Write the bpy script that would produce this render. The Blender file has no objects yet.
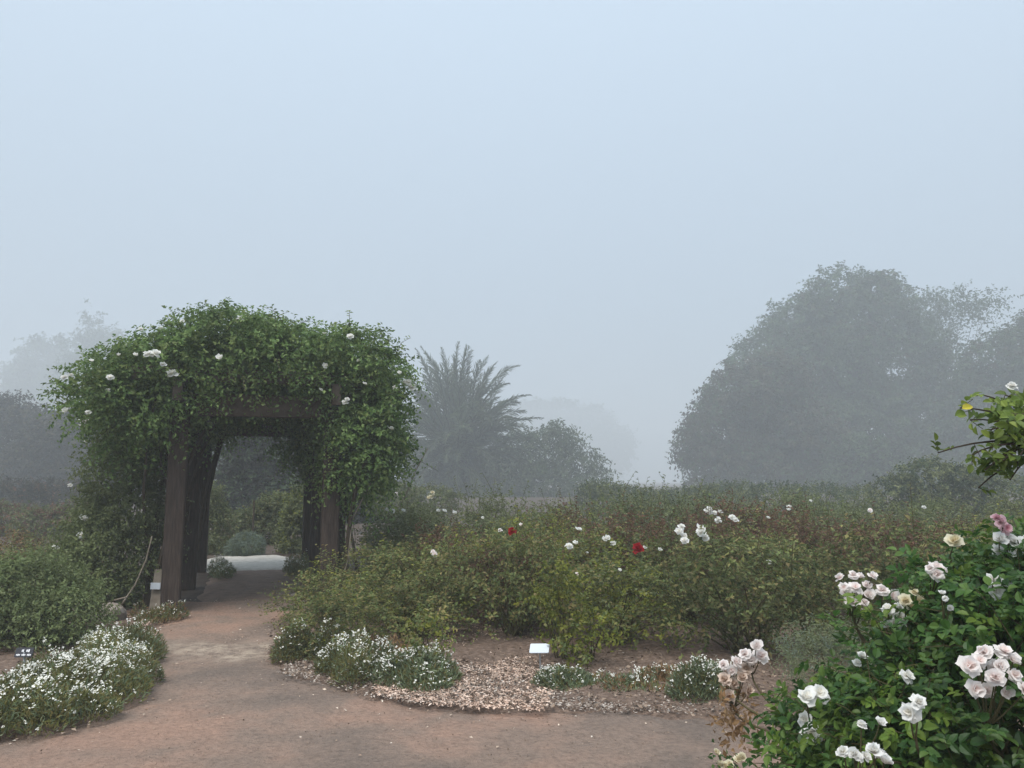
import bpy, math, random
import numpy as np
from mathutils import Vector
R = math.radians
rng = np.random.default_rng(7)
random.seed(7)
scene = bpy.context.scene
COL = scene.collection

# ------------------------------------------------------------------ camera, sky, sun, exposure
F = 788.0
CAM_Z = 1.5
PITCH = math.atan2(96, F)
cam_data = bpy.data.cameras.new('camera')
cam_data.sensor_width = 36.0
cam_data.lens = 36.0 * F / 1024.0
cam_data.clip_start = 0.05
cam_data.clip_end = 3000
camera = bpy.data.objects.new('camera', cam_data)
COL.objects.link(camera)
camera.location = (0, 0, CAM_Z)
camera.rotation_euler = (R(90) + PITCH, 0, 0)
scene.camera = camera

SUN_EL, SUN_ROT = R(60), R(205)
world = bpy.data.worlds.new('World')
scene.world = world
world.use_nodes = True
wn = world.node_tree.nodes; wl = world.node_tree.links
wn.clear()
w_out = wn.new('ShaderNodeOutputWorld')
w_bg = wn.new('ShaderNodeBackground')
w_sky = wn.new('ShaderNodeTexSky')
w_sky.sky_type = 'NISHITA'
w_sky.sun_disc = False
w_sky.sun_elevation = SUN_EL
w_sky.sun_rotation = SUN_ROT
w_sky.dust_density = 4.0
w_mix = wn.new('ShaderNodeMix'); w_mix.data_type = 'RGBA'
w_mix.inputs[0].default_value = 0.85          # overcast: the cloud sheet hides most of the blue
# overcast sheet: brighter towards the zenith than at the horizon
w_tc = wn.new('ShaderNodeTexCoord'); w_sep = wn.new('ShaderNodeSeparateXYZ'); w_map = wn.new('ShaderNodeMapRange')
wl.new(w_tc.outputs['Generated'], w_sep.inputs[0]); wl.new(w_sep.outputs['Z'], w_map.inputs[0])
w_map.inputs[1].default_value = 0.0; w_map.inputs[2].default_value = 1.0
w_map.inputs[3].default_value = 0.66; w_map.inputs[4].default_value = 1.40
w_cl = wn.new('ShaderNodeVectorMath'); w_cl.operation = 'SCALE'
w_cl.inputs[0].default_value = (4.75, 5.8, 6.9)
wl.new(w_map.outputs[0], w_cl.inputs['Scale'])
wl.new(w_cl.outputs[0], w_mix.inputs[7])
wl.new(w_sky.outputs[0], w_mix.inputs[6])
wl.new(w_mix.outputs[2], w_bg.inputs[0])
w_bg.inputs[1].default_value = 0.053
wl.new(w_bg.outputs[0], w_out.inputs[0])

sun_data = bpy.data.lights.new('sun', 'SUN')
sun_data.energy = 1.5
sun_data.angle = R(35)
sun_data.color = (1.0, 0.96, 0.9)
sun = bpy.data.objects.new('sun', sun_data)
COL.objects.link(sun)
sd = Vector((math.sin(SUN_ROT) * math.cos(SUN_EL), math.cos(SUN_ROT) * math.cos(SUN_EL), math.sin(SUN_EL)))
sun.rotation_euler = sd.to_track_quat('Z', 'Y').to_euler()
sun.location = (0, 0, 60)

scene.view_settings.view_transform = 'Standard'
scene.view_settings.look = 'None'
scene.view_settings.gamma = 1
scene.view_settings.exposure = 1.42
scene.render.engine = 'CYCLES'
scene.cycles.use_denoising = True
scene.cycles.max_bounces = 8
scene.cycles.diffuse_bounces = 4
scene.cycles.glossy_bounces = 2
scene.cycles.transmission_bounces = 4
scene.cycles.volume_bounces = 1
scene.cycles.sample_clamp_indirect = 4

# ------------------------------------------------------------------ helpers
def nrm(a):
    return a / np.maximum(np.linalg.norm(a, axis=-1, keepdims=True), 1e-9)

def rand_dirs(n):
    return nrm(rng.normal(size=(n, 3)))

def ray(px, py):
    b = (384 - py) / F; a = (px - 512) / F
    c, s = math.cos(PITCH), math.sin(PITCH)
    return np.array([a, c - b * s, s + b * c])

def G(px, py, z=0.0):
    d = ray(px, py)
    t = (z - CAM_Z) / d[2]
    return np.array([d[0] * t, d[1] * t, z])

def AT(px, py, Y):
    d = ray(px, py); t = Y / d[1]
    return np.array([d[0] * t, Y, CAM_Z + d[2] * t])

class MB:
    """collects triangle soup"""
    def __init__(self):
        self.v = []; self.f = []; self.m = []; self.n = 0
    def add(self, V, Fc, m=0):
        V = np.asarray(V, float).reshape(-1, 3); Fc = np.asarray(Fc, np.int64).reshape(-1, 3)
        self.v.append(V); self.f.append(Fc + self.n); self.m.append(np.full(len(Fc), m, np.int32)); self.n += len(V)
        return self
    def mesh(self, name, mats, origin=(0, 0, 0), smooth=False):
        me = bpy.data.meshes.new(name)
        if not self.v:
            V = np.zeros((0, 3)); Fc = np.zeros((0, 3), int); M = np.zeros(0, int)
        else:
            V = np.concatenate(self.v) - np.asarray(origin); Fc = np.concatenate(self.f); M = np.concatenate(self.m)
        me.vertices.add(len(V)); me.vertices.foreach_set('co', V.astype(np.float32).ravel())
        nf = len(Fc)
        me.loops.add(nf * 3); me.loops.foreach_set('vertex_index', Fc.astype(np.int32).ravel())
        me.polygons.add(nf)
        me.polygons.foreach_set('loop_start', (np.arange(nf) * 3).astype(np.int32))
        me.polygons.foreach_set('loop_total', np.full(nf, 3, np.int32))
        for m in (mats if isinstance(mats, (list, tuple)) else [mats]):
            me.materials.append(m)
        me.polygons.foreach_set('material_index', M.astype(np.int32))
        me.polygons.foreach_set('use_smooth', np.full(nf, smooth, bool))
        me.update(calc_edges=True)
        return me
    def build(self, name, mats, parent=None, origin=(0, 0, 0), smooth=False):
        o = bpy.data.objects.new(name, self.mesh(name, mats, origin, smooth))
        COL.objects.link(o)
        if parent is not None:
            o.parent = parent
        else:
            o.location = tuple(origin)
        return o

def tag(o, label=None, cat=None, group=None, kind=None):
    if label: o['label'] = label
    if cat: o['category'] = cat
    if group: o['group'] = group
    if kind: o['kind'] = kind
    return o

def thing(name, label, cat, loc=(0, 0, 0), rz=0, group=None):
    o = bpy.data.objects.new(name, None)
    o.empty_display_size = 0.1
    COL.objects.link(o)
    o.location = tuple(float(x) for x in loc); o.rotation_euler = (0, 0, rz)
    return tag(o, label, cat, group)

def box(mb, c, half, ax=None, m=0, bev=0.0):
    """box with chamfered long edges; ax = 3x3 rows of axes"""
    ax = np.eye(3) if ax is None else np.asarray(ax, float)
    hx, hy, hz = half
    b = min(bev, hx * .9, hy * .9)
    if b > 0:
        prof = [(-hx + b, -hy), (hx - b, -hy), (hx, -hy + b), (hx, hy - b), (hx - b, hy), (-hx + b, hy), (-hx, hy - b), (-hx, -hy + b)]
    else:
        prof = [(-hx, -hy), (hx, -hy), (hx, hy), (-hx, hy)]
    k = len(prof); V = []
    for z in (-hz, hz):
        for x, y in prof: V.append((x, y, z))
    V = np.array(V) @ ax + np.asarray(c)
    Fc = []
    for i in range(k):
        j = (i + 1) % k
        Fc += [(i, j, k + j), (i, k + j, k + i)]
    for i in range(1, k - 1):
        Fc += [(0, i + 1, i), (k, k + i, k + i + 1)]
    mb.add(V, Fc, m)

def tube(mb, pts, r0, r1, sides=5, m=0):
    pts = np.asarray(pts, float); n = len(pts)
    t = nrm(np.gradient(pts, axis=0))
    ref = np.array([0.31, 0.17, 0.94]) if abs(t[0][2]) < .8 else np.array([0.9, 0.4, 0.1])
    u = nrm(np.cross(t, ref)); w = np.cross(t, u)
    rr = np.linspace(r0, r1, n)[:, None, None]
    a = np.linspace(0, 2 * np.pi, sides, endpoint=False)
    ring = pts[:, None, :] + rr * (np.cos(a)[None, :, None] * u[:, None, :] + np.sin(a)[None, :, None] * w[:, None, :])
    V = ring.reshape(-1, 3); Fc = []
    for i in range(n - 1):
        for k in range(sides):
            a0 = i * sides + k; a1 = i * sides + (k + 1) % sides
            Fc += [(a0, a1, a1 + sides), (a0, a1 + sides, a0 + sides)]
    for k in range(1, sides - 1):
        Fc += [(0, k + 1, k), ((n - 1) * sides, (n - 1) * sides + k, (n - 1) * sides + k + 1)]
    mb.add(V, Fc, m)

def bez(a, b, c, n=7):
    t = np.linspace(0, 1, n)[:, None]
    return (1 - t) ** 2 * np.asarray(a) + 2 * t * (1 - t) * np.asarray(b) + t * t * np.asarray(c)

def leaf_soup(mb, P, D, N, L, W, m=0, detail=0, fold=.22):
    """leaves from base P along D with face normal about N"""
    n = len(P)
    if n == 0: return
    L = np.broadcast_to(L, n)[:, None]; W = np.broadcast_to(W, n)[:, None]
    D = nrm(D); S = nrm(np.cross(D, N)); U = np.cross(S, D)
    if detail == 0:
        V = np.stack([P, P + D * L * .48 + S * W * .5 + U * W * fold, P + D * L - U * L * .12, P + D * L * .48 - S * W * .5 + U * W * fold], 1)
        T = np.array([(0, 1, 2), (0, 2, 3)])
    else:
        rows = [(.22, .40, .02), (.52, .5, 0.), (.8, .30, -.05)]
        vs = [P]
        for s, w, dz in rows:
            c = P + D * L * s + U * L * dz
            vs += [c + S * W * w + U * W * fold * w * 2, c, c - S * W * w + U * W * fold * w * 2]
        vs.append(P + D * L - U * L * .14)
        V = np.stack(vs, 1)
        T = [(0, 2, 1), (0, 3, 2)]
        for i in range(2):
            a = 1 + i * 3
            T += [(a, a + 1, a + 4), (a, a + 4, a + 3), (a + 1, a + 2, a + 5), (a + 1, a + 5, a + 4)]
        T += [(7, 8, 10), (8, 9, 10)]
        T = np.array(T)
    k = V.shape[1]
    Fc = (T[None] + (np.arange(n) * k)[:, None, None]).reshape(-1, 3)
    mb.add(V.reshape(-1, 3), Fc, m)

UP = np.array([0, 0, 1.0])

class Blobs:
    def __init__(self, items):
        a = np.array([(*c, *((r,) * 3 if np.isscalar(r) else r)) for c, r in items], float)
        self.c = a[:, :3]; self.r = a[:, 3:]
    def depth(self, P):
        """smallest normalised distance over the blobs"""
        d = np.full(len(P), 9.0)
        for c, r in zip(self.c, self.r):
            d = np.minimum(d, np.linalg.norm((P - c) / r, axis=1))
        return d
    def sample(self, n, shell=.75, keep_inside=.62):
        area = (self.r[:, 0] * self.r[:, 1] + self.r[:, 1] * self.r[:, 2] + self.r[:, 0] * self.r[:, 2])
        p = area / area.sum()
        idx = rng.choice(len(p), size=int(n * 1.6), p=p)
        u = rand_dirs(len(idx))
        s = shell + (1 - shell) * rng.random(len(idx))[:, None] ** .6
        P = self.c[idx] + self.r[idx] * u * s
        Nn = nrm(u / self.r[idx])
        ok = (self.depth(P) > keep_inside) & (P[:, 2] > .02)
        P, Nn = P[ok][:n], Nn[ok][:n]
        return P, Nn
    def hit(self, px, py):
        d = nrm(ray(px, py)); o = np.array([0, 0, CAM_Z]); best = None; near = None
        for c, r in zip(self.c, self.r):
            oc = (o - c) / r; dd = d / r
            A = dd @ dd; B = oc @ dd; Cq = oc @ oc - 1
            disc = B * B - A * Cq; t0 = -B / A
            miss = math.sqrt(max(Cq - B * B / A + 1, 0))
            if near is None or miss < near[0]: near = (miss, t0)
            if disc > 0:
                t = (-B - math.sqrt(disc)) / A
                if t > 0 and (best is None or t < best): best = t
        t = best if best is not None else near[1]
        return o + d * t

def grow(mb, P, Nn, slen, nl, L, W, m=0, up=.35, droop=.25, spread=.6, detail=0, twigs=None, twig_r=.003, jit=.35, compound=False, ms=None):
    """leafy sprays at P pointing along Nn"""
    n = len(P)
    if n == 0: return
    D = nrm(Nn * .75 + UP * up + rng.normal(size=(n, 3)) * spread * .6)
    SL = slen * (.55 + .9 * rng.random(n))
    t = (np.arange(nl) + .5 + rng.uniform(-.3, .3, (n, nl))) / nl
    Q = P[:, None] + D[:, None] * (t * SL[:, None])[..., None] - UP * (droop * SL[:, None] * t * t)[..., None]
    side = nrm(np.cross(np.broadcast_to(D[:, None], Q.shape), rng.normal(size=Q.shape)))
    LD = nrm(D[:, None] * .45 + side * .9 + rng.normal(size=Q.shape) * .2 - UP * .12)
    LN = nrm(Nn[:, None] * .45 + UP * .7 + rng.normal(size=Q.shape) * jit)
    Q = Q.reshape(-1, 3); LD = LD.reshape(-1, 3); LN = LN.reshape(-1, 3)
    if ms is None:
        mm = np.full(n, m)
    else:
        mm = rng.choice(len(ms), size=n, p=ms)
    mm = np.repeat(mm, nl)
    sc = (.7 + .6 * rng.random(len(Q)))
    for k in np.unique(mm):
        q = mm == k
        if compound:
            Pq, Dq, Nq, s = Q[q], LD[q], LN[q], sc[q]
            S = nrm(np.cross(Dq, Nq))
            for a, b, ll in ((1.9, 0, 1.0), (1.15, 1, .9), (1.15, -1, .9), (.45, 1, .75), (.45, -1, .75)):
                base = Pq + Dq * (L * a * s)[:, None] * .75
                dd = Dq + S * b * 1.3 if b else Dq
                leaf_soup(mb, base, dd + rng.normal(size=base.shape) * .12, Nq + rng.normal(size=base.shape) * .18, L * ll * s, W * ll * s, int(k), detail)
        else:
            leaf_soup(mb, Q[q], LD[q], LN[q], L * sc[q], W * sc[q], int(k), detail)
    if twigs is not None:
        for i in range(n):
            tt = np.array([0, .5, 1.0])[:, None]
            pts = P[i] + D[i] * SL[i] * tt - UP * droop * SL[i] * tt * tt
            tube(twigs, pts, twig_r, twig_r * .5, 3)

# ------------------------------------------------------------------ materials
def new_mat(name):
    m = bpy.data.materials.new(name); m.use_nodes = True
    return m, m.node_tree.nodes, m.node_tree.links, m.node_tree.nodes['Principled BSDF']

def leaf_mat(name, cols, trans=.42, rough=.6, vary=.35, scale=1.6):
    m, n, l, p = new_mat(name)
    geo = n.new('ShaderNodeNewGeometry')
    ramp = n.new('ShaderNodeValToRGB')
    e = ramp.color_ramp.elements
    while len(e) < len(cols): e.new(.5)
    for i, c in enumerate(cols):
        e[i].position = i / max(len(cols) - 1, 1); e[i].color = (*c, 1)
    l.new(geo.outputs['Random Per Island'], ramp.inputs[0])
    tc = n.new('ShaderNodeTexCoord'); no = n.new('ShaderNodeTexNoise')
    no.inputs['Scale'].default_value = scale; no.inputs['Detail'].default_value = 2
    l.new(tc.outputs['Object'], no.inputs['Vector'])
    mp = n.new('ShaderNodeMapRange')
    mp.inputs[1].default_value = .3; mp.inputs[2].default_value = .7
    mp.inputs[3].default_value = 1 - vary; mp.inputs[4].default_value = 1 + vary
    l.new(no.outputs[0], mp.inputs[0])
    hs = n.new('ShaderNodeHueSaturation')
    l.new(ramp.outputs[0], hs.inputs['Color']); l.new(mp.outputs[0], hs.inputs['Value'])
    l.new(hs.outputs[0], p.inputs['Base Color'])
    p.inputs['Roughness'].default_value = rough
    p.inputs['Specular IOR Level'].default_value = .3
    tr = n.new('ShaderNodeBsdfTranslucent')
    l.new(hs.outputs[0], tr.inputs[0])
    mx = n.new('ShaderNodeMixShader'); mx.inputs[0].default_value = trans
    l.new(p.outputs[0], mx.inputs[1]); l.new(tr.outputs[0], mx.inputs[2])
    l.new(mx.outputs[0], n['Material Output'].inputs[0])
    return m

def noisy_mat(name, cols, scale=4, rough=.9, detail=8, bump=.0, bscale=40, spec=.2, stretch=None, lo=.3, hi=.7):
    m, n, l, p = new_mat(name)
    tc = n.new('ShaderNodeTexCoord'); src = tc.outputs['Object']
    if stretch:
        mpg = n.new('ShaderNodeMapping'); mpg.inputs['Scale'].default_value = stretch
        l.new(src, mpg.inputs[0]); src = mpg.outputs[0]
    no = n.new('ShaderNodeTexNoise'); no.inputs['Scale'].default_value = scale; no.inputs['Detail'].default_value = detail
    no.inputs['Roughness'].default_value = .65
    l.new(src, no.inputs['Vector'])
    ramp = n.new('ShaderNodeValToRGB'); e = ramp.color_ramp.elements
    while len(e) < len(cols): e.new(.5)
    for i, c in enumerate(cols):
        e[i].position = lo + (hi - lo) * i / max(len(cols) - 1, 1); e[i].color = (*c, 1)
    l.new(no.outputs[0], ramp.inputs[0]); l.new(ramp.outputs[0], p.inputs['Base Color'])
    p.inputs['Roughness'].default_value = rough; p.inputs['Specular IOR Level'].default_value = spec
    if bump:
        n2 = n.new('ShaderNodeTexNoise'); n2.inputs['Scale'].default_value = bscale; n2.inputs['Detail'].default_value = 6
        l.new(src, n2.inputs['Vector'])
        bp = n.new('ShaderNodeBump'); bp.inputs['Strength'].default_value = bump; bp.inputs['Distance'].default_value = .02
        l.new(n2.outputs[0], bp.inputs['Height']); l.new(bp.outputs[0], p.inputs['Normal'])
    return m

def island_mat(name, cols, rough=.8, trans=0.0):
    return leaf_mat(name, cols, trans=trans, rough=rough, vary=.15, scale=3)

def petal_mat(name, core, edge, radius, trans=.45):
    m, n, l, p = new_mat(name)
    tc = n.new('ShaderNodeTexCoord'); ln = n.new('ShaderNodeVectorMath'); ln.operation = 'LENGTH'
    l.new(tc.outputs['Object'], ln.inputs[0])
    mp = n.new('ShaderNodeMapRange'); mp.inputs[1].default_value = 0; mp.inputs[2].default_value = radius
    l.new(ln.outputs['Value'], mp.inputs[0])
    mx = n.new('ShaderNodeMix'); mx.data_type = 'RGBA'
    mx.inputs[6].default_value = (*core, 1); mx.inputs[7].default_value = (*edge, 1)
    l.new(mp.outputs[0], mx.inputs[0]); l.new(mx.outputs[2], p.inputs['Base Color'])
    p.inputs['Roughness'].default_value = .7; p.inputs['Specular IOR Level'].default_value = .2
    tr = n.new('ShaderNodeBsdfTranslucent'); l.new(mx.outputs[2], tr.inputs[0])
    ms = n.new('ShaderNodeMixShader'); ms.inputs[0].default_value = trans
    l.new(p.outputs[0], ms.inputs[1]); l.new(tr.outputs[0], ms.inputs[2])
    l.new(ms.outputs[0], n['Material Output'].inputs[0])
    return m

M = {}
# foliage
M['vine'] = leaf_mat('vine_leaf', [(.068, .123, .037), (.111, .185, .054), (.154, .234, .072), (.204, .277, .099)], scale=2.4, vary=.45)
M['vine_new'] = leaf_mat('vine_new_leaf', [(.16, .22, .06), (.2, .25, .09)], scale=2)
M['thicket'] = leaf_mat('thicket_leaf', [(.085, .112, .043), (.132, .163, .062), (.194, .225, .096)], scale=2)
M['olive'] = leaf_mat('olive_leaf', [(.107, .150, .052), (.164, .209, .072), (.253, .253, .089), (.268, .209, .089)], scale=2)
M['dark'] = leaf_mat('dark_leaf', [(.066, .094, .036), (.106, .136, .047), (.141, .155, .059), (.153, .129, .060)], scale=2)
M['yellow'] = leaf_mat('yellow_green_leaf', [(.113, .152, .027), (.190, .215, .038), (.253, .253, .044)], scale=2)
M['bronze'] = leaf_mat('bronze_leaf', [(.10, .055, .036), (.15, .08, .052), (.19, .095, .06), (.11, .09, .04)], scale=2)
M['green'] = leaf_mat('green_leaf', [(.087, .102, .048), (.132, .158, .069), (.188, .213, .093), (.225, .237, .117)], scale=2)
M['pale'] = leaf_mat('pale_leaf', [(.13, .16, .065), (.18, .215, .09), (.23, .26, .12)], scale=2)
M['feather'] = leaf_mat('feather_leaf', [(.13, .18, .07), (.2, .25, .10), (.25, .3, .14)], scale=2)
M['near'] = leaf_mat('near_rose_leaf', [(.031, .077, .018), (.046, .112, .025), (.077, .155, .033), (.109, .182, .040)], rough=.42, scale=3)
M['near_light'] = leaf_mat('near_light_leaf', [(.084, .156, .024), (.156, .228, .036)], rough=.45, scale=3)
M['tall'] = leaf_mat('tall_leaf', [(.14, .19, .04), (.066, .112, .026), (.131, .188, .034), (.206, .263, .048)], rough=.5)
M['tall_yellow'] = leaf_mat('tall_yellow_leaf', [(.45, .38, .03), (.55, .5, .08)], rough=.5)
M['grey_green'] = leaf_mat('grey_green_leaf', [(.180, .225, .180), (.252, .306, .234)], scale=3)
M['lavender'] = leaf_mat('lavender_leaf', [(.152, .191, .101), (.216, .252, .140), (.277, .303, .178)], scale=3)
M['alyssum'] = leaf_mat('alyssum_leaf', [(.11, .125, .042), (.17, .18, .06), (.23, .215, .085), (.2, .165, .07)], scale=3)
M['alyssum_grey'] = leaf_mat('alyssum_grey_leaf', [(.144, .194, .108), (.216, .274, .158), (.288, .331, .202)], scale=3)
M['dry'] = leaf_mat('dry_leaf', [(.22, .13, .06), (.32, .2, .1), (.4, .28, .16)], scale=4)
M['tree'] = leaf_mat('tree_leaf', [(.045, .073, .036), (.073, .107, .051), (.101, .140, .068)], scale=.35, vary=.4)
M['tree_brown'] = leaf_mat('tree_brown_leaf', [(.063, .057, .037), (.087, .075, .047), (.070, .079, .044)], scale=.35, vary=.4)
M['palm'] = leaf_mat('palm_leaf', [(.072, .093, .057), (.108, .141, .081), (.153, .180, .108)], scale=.5)
M['hedge'] = leaf_mat('hedge_leaf', [(.027, .028, .022), (.043, .041, .031), (.034, .045, .028)], scale=.4)
M['white_small'] = island_mat('white_petal', [(.72, .73, .68), (.82, .82, .78), (.78, .76, .66)], trans=.2)
# wood, stems, stone
M['post'] = noisy_mat('weathered_post', [(.030, .022, .019), (.060, .043, .035), (.093, .072, .058)], scale=9, stretch=(6, 6, .5), bump=.5, bscale=22)
M['beam'] = noisy_mat('weathered_beam', [(.051, .038, .030), (.100, .077, .061), (.143, .117, .095)], scale=7, bump=.5, bscale=25)
M['stem'] = noisy_mat('brown_stem', [(.035, .026, .018), (.075, .056, .038)], scale=12, bump=.3)
M['cane'] = noisy_mat('green_cane', [(.05, .06, .02), (.085, .075, .035), (.07, .045, .03)], scale=6)
M['dead'] = noisy_mat('dead_cane', [(.16, .13, .10), (.3, .26, .21)], scale=8)
M['bark'] = noisy_mat('bark', [(.03, .025, .02), (.07, .058, .045)], scale=5, bump=.6)
M['rock'] = noisy_mat('rock', [(.130, .111, .091), (.260, .221, .189), (.390, .351, .305)], scale=7, bump=.8, bscale=14)
M['pale_rock'] = noisy_mat('pale_rock', [(.42, .38, .31), (.58, .54, .46)], scale=9, bump=.5, bscale=20)

# ------------------------------------------------------------------ ground, paths, beds
def sdist(P, poly):
    """signed distance to polygon, negative inside"""
    poly = np.asarray(poly, float)[:, :2]; d = np.full(len(P), 1e9); ins = np.zeros(len(P), bool)
    for i in range(len(poly)):
        a, b = poly[i - 1], poly[i]; e = b - a
        t = np.clip(((P - a) @ e) / max(e @ e, 1e-9), 0, 1)
        d = np.minimum(d, np.linalg.norm(P - a - t[:, None] * e, axis=1))
        c = ((a[1] > P[:, 1]) != (b[1] > P[:, 1]))
        with np.errstate(divide='ignore', invalid='ignore'):
            xi = a[0] + (P[:, 1] - a[1]) * e[0] / (e[1] if e[1] != 0 else 1e-9)
        ins ^= c & (P[:, 0] < xi)
    return np.where(ins, -d, d)

def vnoise(x, y, s, seed=0):
    g = np.random.default_rng(seed).random((64, 64))
    x = x * s; y = y * s
    i = np.floor(x).astype(int); j = np.floor(y).astype(int); fx = x - i; fy = y - j
    fx = fx * fx * (3 - 2 * fx); fy = fy * fy * (3 - 2 * fy)
    a = g[i % 64, j % 64]; b = g[(i + 1) % 64, j % 64]; c = g[i % 64, (j + 1) % 64]; d = g[(i + 1) % 64, (j + 1) % 64]
    return (a * (1 - fx) + b * fx) * (1 - fy) + (c * (1 - fx) + d * fx) * fy - .5

def sheet(name, poly, mat, lift, step=.05, rough=.012, edge=.12, mound=0.0, wob=.10):
    poly = np.asarray(poly)[:, :2]
    lo = poly.min(0) - .3; hi = poly.max(0) + .3
    nx, ny = int((hi[0] - lo[0]) / step) + 1, int((hi[1] - lo[1]) / step) + 1
    X, Y = np.meshgrid(lo[0] + np.arange(nx) * step, lo[1] + np.arange(ny) * step)
    P = np.stack([X.ravel(), Y.ravel()], 1)
    sd_ = sdist(P, poly) + wob * (vnoise(P[:, 0], P[:, 1], 2.1, 3) + .6 * vnoise(P[:, 0], P[:, 1], 6.3, 4))
    k = np.clip(-sd_ / edge, -1, 1)
    z = lift * k + rough * np.clip(k, 0, 1) * (vnoise(P[:, 0], P[:, 1], 1.3, 5) + .7 * vnoise(P[:, 0], P[:, 1], 4.7, 6) + .5 * vnoise(P[:, 0], P[:, 1], 12., 7))
    z += mound * np.clip(-sd_ / .6, 0, 1) ** .7
    q = np.arange(nx * ny).reshape(ny, nx)
    a, b, c, d = q[:-1, :-1].ravel(), q[:-1, 1:].ravel(), q[1:, 1:].ravel(), q[1:, :-1].ravel()
    ok = (k[a] > -.99) | (k[c] > -.99) | (k[b] > -.99) | (k[d] > -.99)
    Fc = np.concatenate([np.stack([a, b, c], 1)[ok], np.stack([a, c, d], 1)[ok]])
    used = np.unique(Fc); re = np.full(nx * ny, -1); re[used] = np.arange(len(used))
    mb = MB(); mb.add(np.column_stack([P, z])[used], re[Fc])
    return tag(mb.build(name, mat, smooth=True), kind='structure')

M['soil'] = noisy_mat('soil', [(.045, .034, .026), (.075, .056, .043), (.11, .085, .065)], scale=3, bump=.6, bscale=18)
def path_material():
    m, n, l, p = new_mat('packed_dirt')
    tc = n.new('ShaderNodeTexCoord')
    def noise(s, d, ro=.6, stretch=None):
        no = n.new('ShaderNodeTexNoise'); no.inputs['Scale'].default_value = s; no.inputs['Detail'].default_value = d; no.inputs['Roughness'].default_value = ro
        if stretch:
            mg = n.new('ShaderNodeMapping'); mg.inputs['Scale'].default_value = stretch
            l.new(tc.outputs['Object'], mg.inputs[0]); l.new(mg.outputs[0], no.inputs['Vector'])
        else:
            l.new(tc.outputs['Object'], no.inputs['Vector'])
        return no
    def ramp(src, cols):
        r = n.new('ShaderNodeValToRGB'); e = r.color_ramp.elements
        while len(e) < len(cols): e.new(.5)
        for i, (pos, c) in enumerate(cols):
            e[i].position = pos; e[i].color = (*c, 1)
        l.new(src, r.inputs[0]); return r
    big = ramp(noise(.75, 4).outputs[0], [(.38, (.20, .158, .132)), (.5, (.27, .20, .16)), (.62, (.36, .235, .178))])
    fine = ramp(noise(26, 8, .75).outputs[0], [(.3, (.55, .55, .55)), (.5, (1, 1, 1)), (.72, (1.35, 1.33, 1.3))])
    mx = n.new('ShaderNodeMix'); mx.data_type = 'RGBA'; mx.blend_type = 'MULTIPLY'; mx.inputs[0].default_value = .75
    l.new(big.outputs[0], mx.inputs[6]); l.new(fine.outputs[0], mx.inputs[7])
    # pale dry crust across the path a little before the arbour
    sep = n.new('ShaderNodeSeparateXYZ'); l.new(tc.outputs['Object'], sep.inputs[0])
    nz = noise(1.6, 5)
    ad = n.new('ShaderNodeMath'); ad.operation = 'MULTIPLY_ADD'; ad.inputs[1].default_value = 1.3
    l.new(nz.outputs[0], ad.inputs[0]); l.new(sep.outputs['Y'], ad.inputs[2])
    band = ramp(ad.outputs[0], [(.0, (0, 0, 0))])
    mr = n.new('ShaderNodeMapRange'); mr.inputs[1].default_value = 6.0 + .65; mr.inputs[2].default_value = 9.0 + .65
    l.new(ad.outputs[0], mr.inputs[0])
    band = ramp(mr.outputs[0], [(.18, (0, 0, 0)), (.28, (1, 1, 1)), (.42, (.85, .85, .85)), (.52, (.0, .0, .0))])
    mot = ramp(noise(9, 6, .7).outputs[0], [(.38, (0, 0, 0)), (.6, (1, 1, 1))])
    mm = n.new('ShaderNodeMath'); mm.operation = 'MULTIPLY'; l.new(band.outputs[0], mm.inputs[0]); l.new(mot.outputs[0], mm.inputs[1])
    m2 = n.new('ShaderNodeMix'); m2.data_type = 'RGBA'; l.new(mm.outputs[0], m2.inputs[0])
    l.new(mx.outputs[2], m2.inputs[6]); m2.inputs[7].default_value = (.46, .37, .29, 1)
    l.new(m2.outputs[2], p.inputs['Base Color'])
    p.inputs['Roughness'].default_value = .95; p.inputs['Specular IOR Level'].default_value = .12
    bp = n.new('ShaderNodeBump'); bp.inputs['Strength'].default_value = .9; bp.inputs['Distance'].default_value = .035
    l.new(noise(34, 8, .7).outputs[0], bp.inputs['Height']); l.new(bp.outputs[0], p.inputs['Normal'])
    return m
M['path'] = path_material()
M['mulch'] = noisy_mat('mulch', [(.075, .052, .04), (.14, .098, .075), (.25, .18, .14)], scale=22, bump=.9, bscale=45)
M['pergola_floor'] = noisy_mat('brown_path_floor', [(.15, .105, .082), (.21, .148, .115), (.26, .185, .145)], scale=8, bump=.6, bscale=35)
M['pale_path'] = noisy_mat('pale_gravel_path', [(.34, .31, .27), (.46, .43, .38), (.55, .51, .46)], scale=10, bump=.3)

gm = MB()
gx = 600
gm.add([(-gx, -gx, 0), (gx, -gx, 0), (gx, gx, 0), (-gx, gx, 0)], [(0, 1, 2), (0, 2, 3)])
tag(gm.build('ground', M['soil']), kind='structure')

# pergola frame: front left post and two axes
FL = np.array([-3.82, 9.05, 0]); AXD = np.array([-.30, .954, 0]); AXP = np.array([.954, .30, 0]); PW = 1.72; PL = 4.4
def PG(u, v, h): return FL + AXP * u + AXD * v + UP * h

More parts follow.
